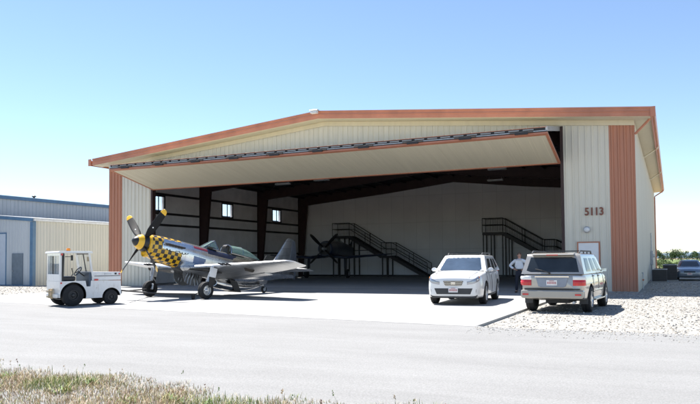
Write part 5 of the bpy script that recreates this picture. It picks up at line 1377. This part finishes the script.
# hood above the front body
mb = MB(); mb.prism([(.66,.862),(.66,1.17),(1.70,1.15),(1.73,1.10),(1.73,.862)], 'y', -hw+.02, hw-.02); hd = mb.build('hood', M['tug_white'], tug, bevel=.02)
for s in (1,-1):
    mb = MB(); mb.box(.74,1.70,s*(hw-.019),s*(hw-.012),1.005,1.025); mb.build('hood_seam', M['black'], hd)
    mb = MB()
    for i in range(5): mb.bx((1.12+i*.055,s*(hw-.015),1.085),(.036,.008,.035 if i else .05))
    mb.build('hood_lettering', M['galv'], hd)
    mb = MB(); mb.bx((1.52,s*(hw-.013),1.09),(.07,.012,.06)); mb.build('hood_badge', M['black'], hd)
    mb = MB(); mb.bx((1.66,s*(hw-.01),1.08),(.05,.03,.05)); mb.build('side_marker', M['lens_red'], hd)
    mb = MB(); mb.bx((.80,s*(hw+.01),.885),(.13,.03,.055)); mb.build('red_reflector', M['lens_red'], tug)
    mb = MB(); mb.bx((-.42,s*(hw+.006),.80),(.05,.02,.05)); mb.build('side_marker', M['lens_red'], tug)
    mb = MB(); mb.lathe([(0,.0),(.07,.0),(.08,-.05)], (1.745,s*.42,.72), (1,0,0), 14); mb.build('headlight', M['lamp_clear'], tug)
# louvres at the nose
mb = MB()
for i in range(7): mb.box(1.725,1.74,-.30,.30,.50+i*.07,.535+i*.07)
mb.build('front_grille', M['black'], tug)
# cab: rear bulkhead with window, posts, roof, windscreen
mb = MB(); x0, x1 = -.46, -.40
mb.box(x0,x1,-hw+.01,hw-.01,.862,1.10).box(x0,x1,-hw+.01,-hw+.09,1.10,1.82).box(x0,x1,hw-.09,hw-.01,1.10,1.82).box(x0,x1,-hw+.09,hw-.09,1.74,1.82); mb.build('rear_bulkhead', M['tug_white'], tug)
mb = MB(); mb.box(-.435,-.428,-hw+.09,hw-.09,1.10,1.74); mb.build('rear_window', M['tug_glass'], tug)
mb = MB(); mb.bx((-.475,.0,1.42),(.03,.03,.62)); mb.build('window_bar', M['black'], tug)
for s in (1,-1):
    mb = MB(); mb.bar((-.36,s*(hw-.05),.862),(-.34,s*(hw-.05),1.82),.07,.06); mb.build('rear_post', M['black'], tug)
    mb = MB(); mb.bx((-.40,s*(hw+.0),1.78),(.06,.04,.07)); mb.build('post_lamp', M['lens_red'], tug)
    mb = MB(); mb.bar((.68,s*(hw-.04),1.0),(.56,s*(hw-.04),1.82),.06,.055); mb.build('front_post', M['tug_white'], tug)
mb = MB(); mb.prism([(-.52,1.82),(.66,1.82),(.68,1.85),(.64,1.895),(-.48,1.895),(-.53,1.86)], 'y', -hw-.02, hw+.02); mb.build('cab_roof', M['tug_white'], tug, bevel=.012)
mb = MB(); mb.add([(.69,-hw+.07,1.17),(.69,hw-.07,1.17),(.575,hw-.07,1.80),(.575,-hw+.07,1.80)], [(0,1,2,3)]); ws = mb.build('windscreen', M['tug_glass'], tug)
mb = MB()
for p, q in (((.69,-hw+.07,1.17),(.69,hw-.07,1.17)),((.575,hw-.07,1.80),(.575,-hw+.07,1.80)),((.69,0,1.17),(.575,0,1.80))): mb.cyl(p, q, .018, n=6)
mb.build('windscreen_frame', M['black'], ws)
mb = MB(); mb.bx((.60,-.40,1.62),(.012,.20,.16)); mb.build('paper_notice', M['tan'], ws)
mb = MB(); mb.cyl((.05,0,1.895),(.05,0,1.915),.075,n=16); bc = mb.build('beacon_base', M['black'], tug)
mb = MB(); mb.lathe([(.065,0),(.065,.06),(.045,.09),(0,.095)], (.05,0,1.915), (0,0,1), 16); mb.build('beacon_lens', M['lens_amber'], bc, smooth=True)
# seat, wheel, dash, footwell
mb = MB(); mb.box(-.36,.12,-.50,.50,.862,1.02); mb.build('seat', M['vinyl'], tug, bevel=.04)
for s in (1,-1): mb = MB(); mb.box(-.38,-.27,s*.25-.22,s*.25+.22,1.0,1.46); mb.build('backrest', M['vinyl'], tug, bevel=.04)
mb = MB(); mb.box(.56,.655,-hw+.04,hw-.04,.664,1.16); mb.build('dashboard', M['foot_blue'], tug)
mb = MB(); mb.cyl((.55,-.15,1.02),(.34,-.15,1.18),.022,n=8); sc = mb.build('steering_column', M['black'], tug)
mb = MB(); mb.ring((.33,-.15,1.19), (-.80,0,.6), .16,.19,.025,24)
for a in (0,120,240): 
    d = Vector((.6,0,.8)); e = Vector((0,1,0)); v = d*cos(R(a))+e*sin(R(a)); mb.bar(Vector((.33,-.15,1.19)), Vector((.33,-.15,1.19))+v*.165, .02, .012)
mb.build('steering_wheel', M['black'], sc)
mb = MB(); mb.tube([(.2,.1,1.0),(.26,.1,1.12),(.22,.1,1.26)], .014, 6); mb.lathe([(0,-.03),(.028,0),(0,.03)], (.22,.1,1.28), (0,0,1), 10); mb.build('gear_lever', M['black'], tug)
mb = MB(); mb.tube([(-.3,-hw-.02,1.70),(-.16,-hw-.16,1.70)], .012, 6); mb.bx((-.14,-hw-.20,1.66),(.03,.12,.18)); mb.build('mirror', M['black'], tug)
# hitch, bumpers
mb = MB(); mb.box(-.52,-.44,-.50,.50,.30,.42); mb.build('rear_bumper', M['tug_white'], tug, bevel=.01)
mb = MB(); mb.box(-.66,-.52,-.09,.09,.30,.36).box(-.66,-.52,-.09,.09,.48,.54).cyl((-.60,0,.28),(-.60,0,.60),.025,n=8).box(-.535,-.50,-.10,.10,.26,.60); mb.build('rear_hitch', M['tan'], tug)
mb = MB(); mb.box(1.735,1.80,-.52,.52,.36,.50); mb.build('front_bumper', M['black'], tug, bevel=.01)
mb = MB(); mb.box(1.80,1.90,-.06,.06,.46,.49).cyl((1.86,0,.42),(1.86,0,.54),.02,n=8); mb.build('front_hitch', M['galv'], tug)
mb = MB(); mb.cyl((0,-.5,.37),(0,.5,.37),.06).cyl((1.36,-.45,.26),(1.36,.45,.26),.045).box(-.3,1.6,-.25,.25,.22,.40); mb.build('axles', M['black'], tug)
M['wheel_black'] = plain('wheel_dark', (.035,.035,.037), .5)
for s in (1,-1):
    tyre_rim(tug, 'rear_wheel', (0,s*.50,.37), (0,s,0), .37, .24, .17, M['wheel_black'], 0, .45, bolts=8)
    tyre_rim(tug, 'front_wheel', (1.36,s*.50,.26), (0,s,0), .26, .20, .12, M['wheel_black'], 0, .45, bolts=6)

# ================================================================== MAN
def skin(name, verts, edges, radii, mat, parent, sub=1, root=0):
    me = bpy.data.meshes.new(name); me.from_pydata(verts, edges, []); me.materials.append(mat)
    o = bpy.data.objects.new(name, me); COL.objects.link(o)
    md = o.modifiers.new('skin', 'SKIN'); md.use_smooth_shade = True; md.branch_smoothing = .3
    sd = o.modifiers.new('sub', 'SUBSURF'); sd.levels = sub; sd.render_levels = sub
    for i, r_ in enumerate(radii):
        me.skin_vertices[0].data[i].radius = r_ if isinstance(r_, tuple) else (r_, r_)
        me.skin_vertices[0].data[i].use_root = (i == root)
    bake(o); o.parent = parent; return o
M['skin'] = plain('skin_tone', (.50,.27,.19), .55, var=.06, scale=9); M['shirt'] = plain('white_shirt', (.74,.76,.80), .8, var=.05, scale=4, bmp=.4, bscale=9)
M['trousers'] = plain('navy_trousers', (.016,.019,.032), .8, bmp=.3, bscale=10); M['hair'] = plain('short_hair', (.10,.065,.045), .8); M['shoe'] = plain('black_shoe', (.012,.011,.011), .35)
man = thing('person', 'man in white shirt and dark trousers standing with hands on hips by the silver SUV', 'person', (26.92,-2.75,0), R(-86))
class Sk:
    def __init__(s): s.v = []; s.e = []; s.r = []
    def p(s, co, r_, par=None):
        s.v.append(co); s.r.append(r_); i = len(s.v)-1
        if par is not None: s.e.append((par, i))
        return i
B = Sk()
pel = B.p((0,0,.98),(.12,.085)); wst = B.p((0,0,1.13),(.11,.075),pel); che = B.p((-.01,0,1.32),(.12,.08),wst); clav = B.p((-.01,0,1.44),(.07,.06),che)
nk = B.p((.0,0,1.535),.055,clav); jaw = B.p((.025,0,1.60),(.068,.075),nk); hd_ = B.p((.01,0,1.68),(.078,.095),jaw); crn = B.p((-.005,0,1.745),(.062,.075),hd_)
nose = B.p((.118,0,1.645),.013,jaw) 
def armpts(s):
    sh = B.p((-.01,s*.18,1.42),.045,clav); el = B.p((-.09,s*.43,1.20),.038,sh); wr = B.p((.09,s*.225,1.045),.030,el)
    palm = B.p((.125,s*.175,1.03),(.035,.018),wr)
    for k, (dx, ln) in enumerate(((.028,.07),(.012,.08),(-.004,.075),(-.018,.06))):
        a = B.p((.135+dx,s*.155,1.03-.008*k+.01),.0095,palm); b_ = B.p((.142+dx*1.1,s*(.155-ln*.6),1.022-.010*k),.0085,a); B.p((.128+dx*1.1,s*(.155-ln*1.05),1.015-.011*k),.0075,b_)
    th = B.p((.105,s*.17,1.055),.011,wr); B.p((.06,s*.165,1.075),.009,th)
armpts(1); armpts(-1)
for s in (1,-1):
    hp = B.p((0,s*.095,.88),(.06,.065),pel); kn = B.p((.02,s*.125,.50),.055,hp); an = B.p((-.01,s*.145,.10),.040,kn); B.p((.10,s*.165,.045),(.04,.03),an)
skin('body', B.v, B.e, B.r, M['skin'], man)
B = Sk(); che = B.p((-.01,0,1.30),(.20,.14)); clav = B.p((-.01,0,1.43),(.15,.11),che); B.p((-.005,0,1.525),.064,clav); wst = B.p((.0,0,1.13),(.185,.14),che); B.p((0,0,1.0),(.185,.142),wst)
for s in (1,-1): sh = B.p((-.01,s*.205,1.415),.085,clav); el = B.p((-.09,s*.435,1.20),.064,sh); B.p((.065,s*.255,1.068),.048,el)
skin('shirt', B.v, B.e, B.r, M['shirt'], man, 2)
B = Sk(); pel = B.p((0,0,1.10),(.185,.14)); hpc = B.p((0,0,.93),(.19,.145),pel)
for s in (1,-1): hp = B.p((0,s*.10,.80),(.10,.105),hpc); kn = B.p((.02,s*.125,.50),.08,hp); B.p((-.005,s*.145,.07),.072,kn)
skin('trousers', B.v, B.e, B.r, M['trousers'], man)
for s in (1,-1):
    mb = MB(); rg = []
    for x, w_, h_ in ((-.10,.030,.05),(-.08,.042,.09),(.0,.043,.10),(.07,.047,.075),(.14,.045,.055),(.19,.028,.04)): rg.append([(x,s*.15+(.02*s if x > .05 else 0)+w_*cos(2*pi*k/12),max(.0,h_*(.5+.5*sin(2*pi*k/12)))) for k in range(12)])
    mb.loft(rg); mb.build('shoe', M['shoe'], man, smooth=True)
    mb = MB(); mb.lathe([(0,-.008),(.010,-.004),(.011,0),(.010,.004),(0,.008)], (.092,s*.031,1.685), (1,0,0), 10); mb.build('eye', M['black'], man)
    mb = MB(); mb.lathe([(0,-.012),(.028,-.006),(.032,0),(.02,.012),(0,.014)], (-.005,s*.084,1.665), (-.3,s,0), 12); mb.build('ear', M['skin'], man, smooth=True)
mb = MB(); mb.bx((.098,0,1.602),(.012,.045,.010)); mb.build('mouth', M['maroon'], man, bevel=.003)
rg = []
for i in range(7):
    a = R(12+i*13); rg.append([(-.012+.098*cos(a)*cos(2*pi*k/16)-.012,.086*cos(a)*sin(2*pi*k/16),1.700+.105*sin(a)+(-.035 if i == 0 and cos(2*pi*k/16) < .2 else 0)) for k in range(16)])
mb = MB(); mb.loft(rg); mb.build('hair', M['hair'], man, smooth=True)
mb = MB(); mb.ring((0,0,1.035),(0,0,1),.152,.162,.035,20); mb.v = [(x*.95,y*1.29,z) for x,y,z in mb.v]; mb.build('belt', M['black'], man)
# ================================================================== CAMERA, SUN, SKY
cd = bpy.data.cameras.new('camera'); cam = bpy.data.objects.new('camera', cd); COL.objects.link(cam); S.camera = cam
F_, W_, H_ = 683., 700., 404.
cd.sensor_fit = 'HORIZONTAL'; cd.sensor_width = 36.; cd.lens = 36.*F_/W_
cd.shift_y = (235.-H_/2)/W_                       # lens axis lies below the middle of the crop
cd.clip_start = .1; cd.clip_end = 9000
yaw, pit, rol = R(25.2), math.atan((260.3-235)/F_), R(.46)
f = Vector((-sin(yaw)*cos(pit), cos(yaw)*cos(pit), sin(pit))); r = Vector((cos(yaw), sin(yaw), 0)); u = r.cross(f)
r2 = cos(rol)*r - sin(rol)*u; u2 = sin(rol)*r + cos(rol)*u
mw = Matrix((r2, u2, -f)).transposed().to_4x4(); mw.translation = Vector((33.0727, -33.5455, 1.5)); cam.matrix_world = mw

SUN = Vector((-.53, .24, 1.0)).normalized()       # towards the sun
sl = bpy.data.lights.new('sun', 'SUN'); so = bpy.data.objects.new('sun', sl); COL.objects.link(so)
sl.energy = SUN_E; sl.angle = R(.53); sl.color = (1., .965, .915)
so.rotation_euler = (-SUN).to_track_quat('-Z', 'Y').to_euler(); so.location = (-20, 10, 60)
w = bpy.data.worlds.new('World'); S.world = w; w.use_nodes = True; nt = w.node_tree; nt.nodes.clear()
sky = nt.nodes.new('ShaderNodeTexSky'); sky.sky_type = 'NISHITA'; sky.sun_disc = False
sky.sun_elevation = math.asin(SUN.z); sky.sun_rotation = math.atan2(SUN.x, SUN.y)
sky.altitude = 1800; sky.air_density = 1.0; sky.dust_density = .15; sky.ozone_density = 1.25
bg = nt.nodes.new('ShaderNodeBackground'); bg.inputs['Strength'].default_value = SKY_E
wo = nt.nodes.new('ShaderNodeOutputWorld'); nt.links.new(sky.outputs['Color'], bg.inputs['Color']); nt.links.new(bg.outputs[0], wo.inputs['Surface'])

vs = S.view_settings; S.display_settings.display_device = 'sRGB'
vs.view_transform = 'Standard'; vs.look = 'None'; vs.gamma = 1; vs.use_curve_mapping = False; vs.exposure = EXPO
S.render.engine = 'CYCLES'; cy = S.cycles
cy.max_bounces = 10; cy.diffuse_bounces = 6; cy.glossy_bounces = 4; cy.transparent_max_bounces = 12; cy.sample_clamp_indirect = 8
cy.use_denoising = True; cy.caustics_reflective = False; cy.caustics_refractive = False
try: cy.denoiser = 'OPENIMAGEDENOISE'
except Exception: pass
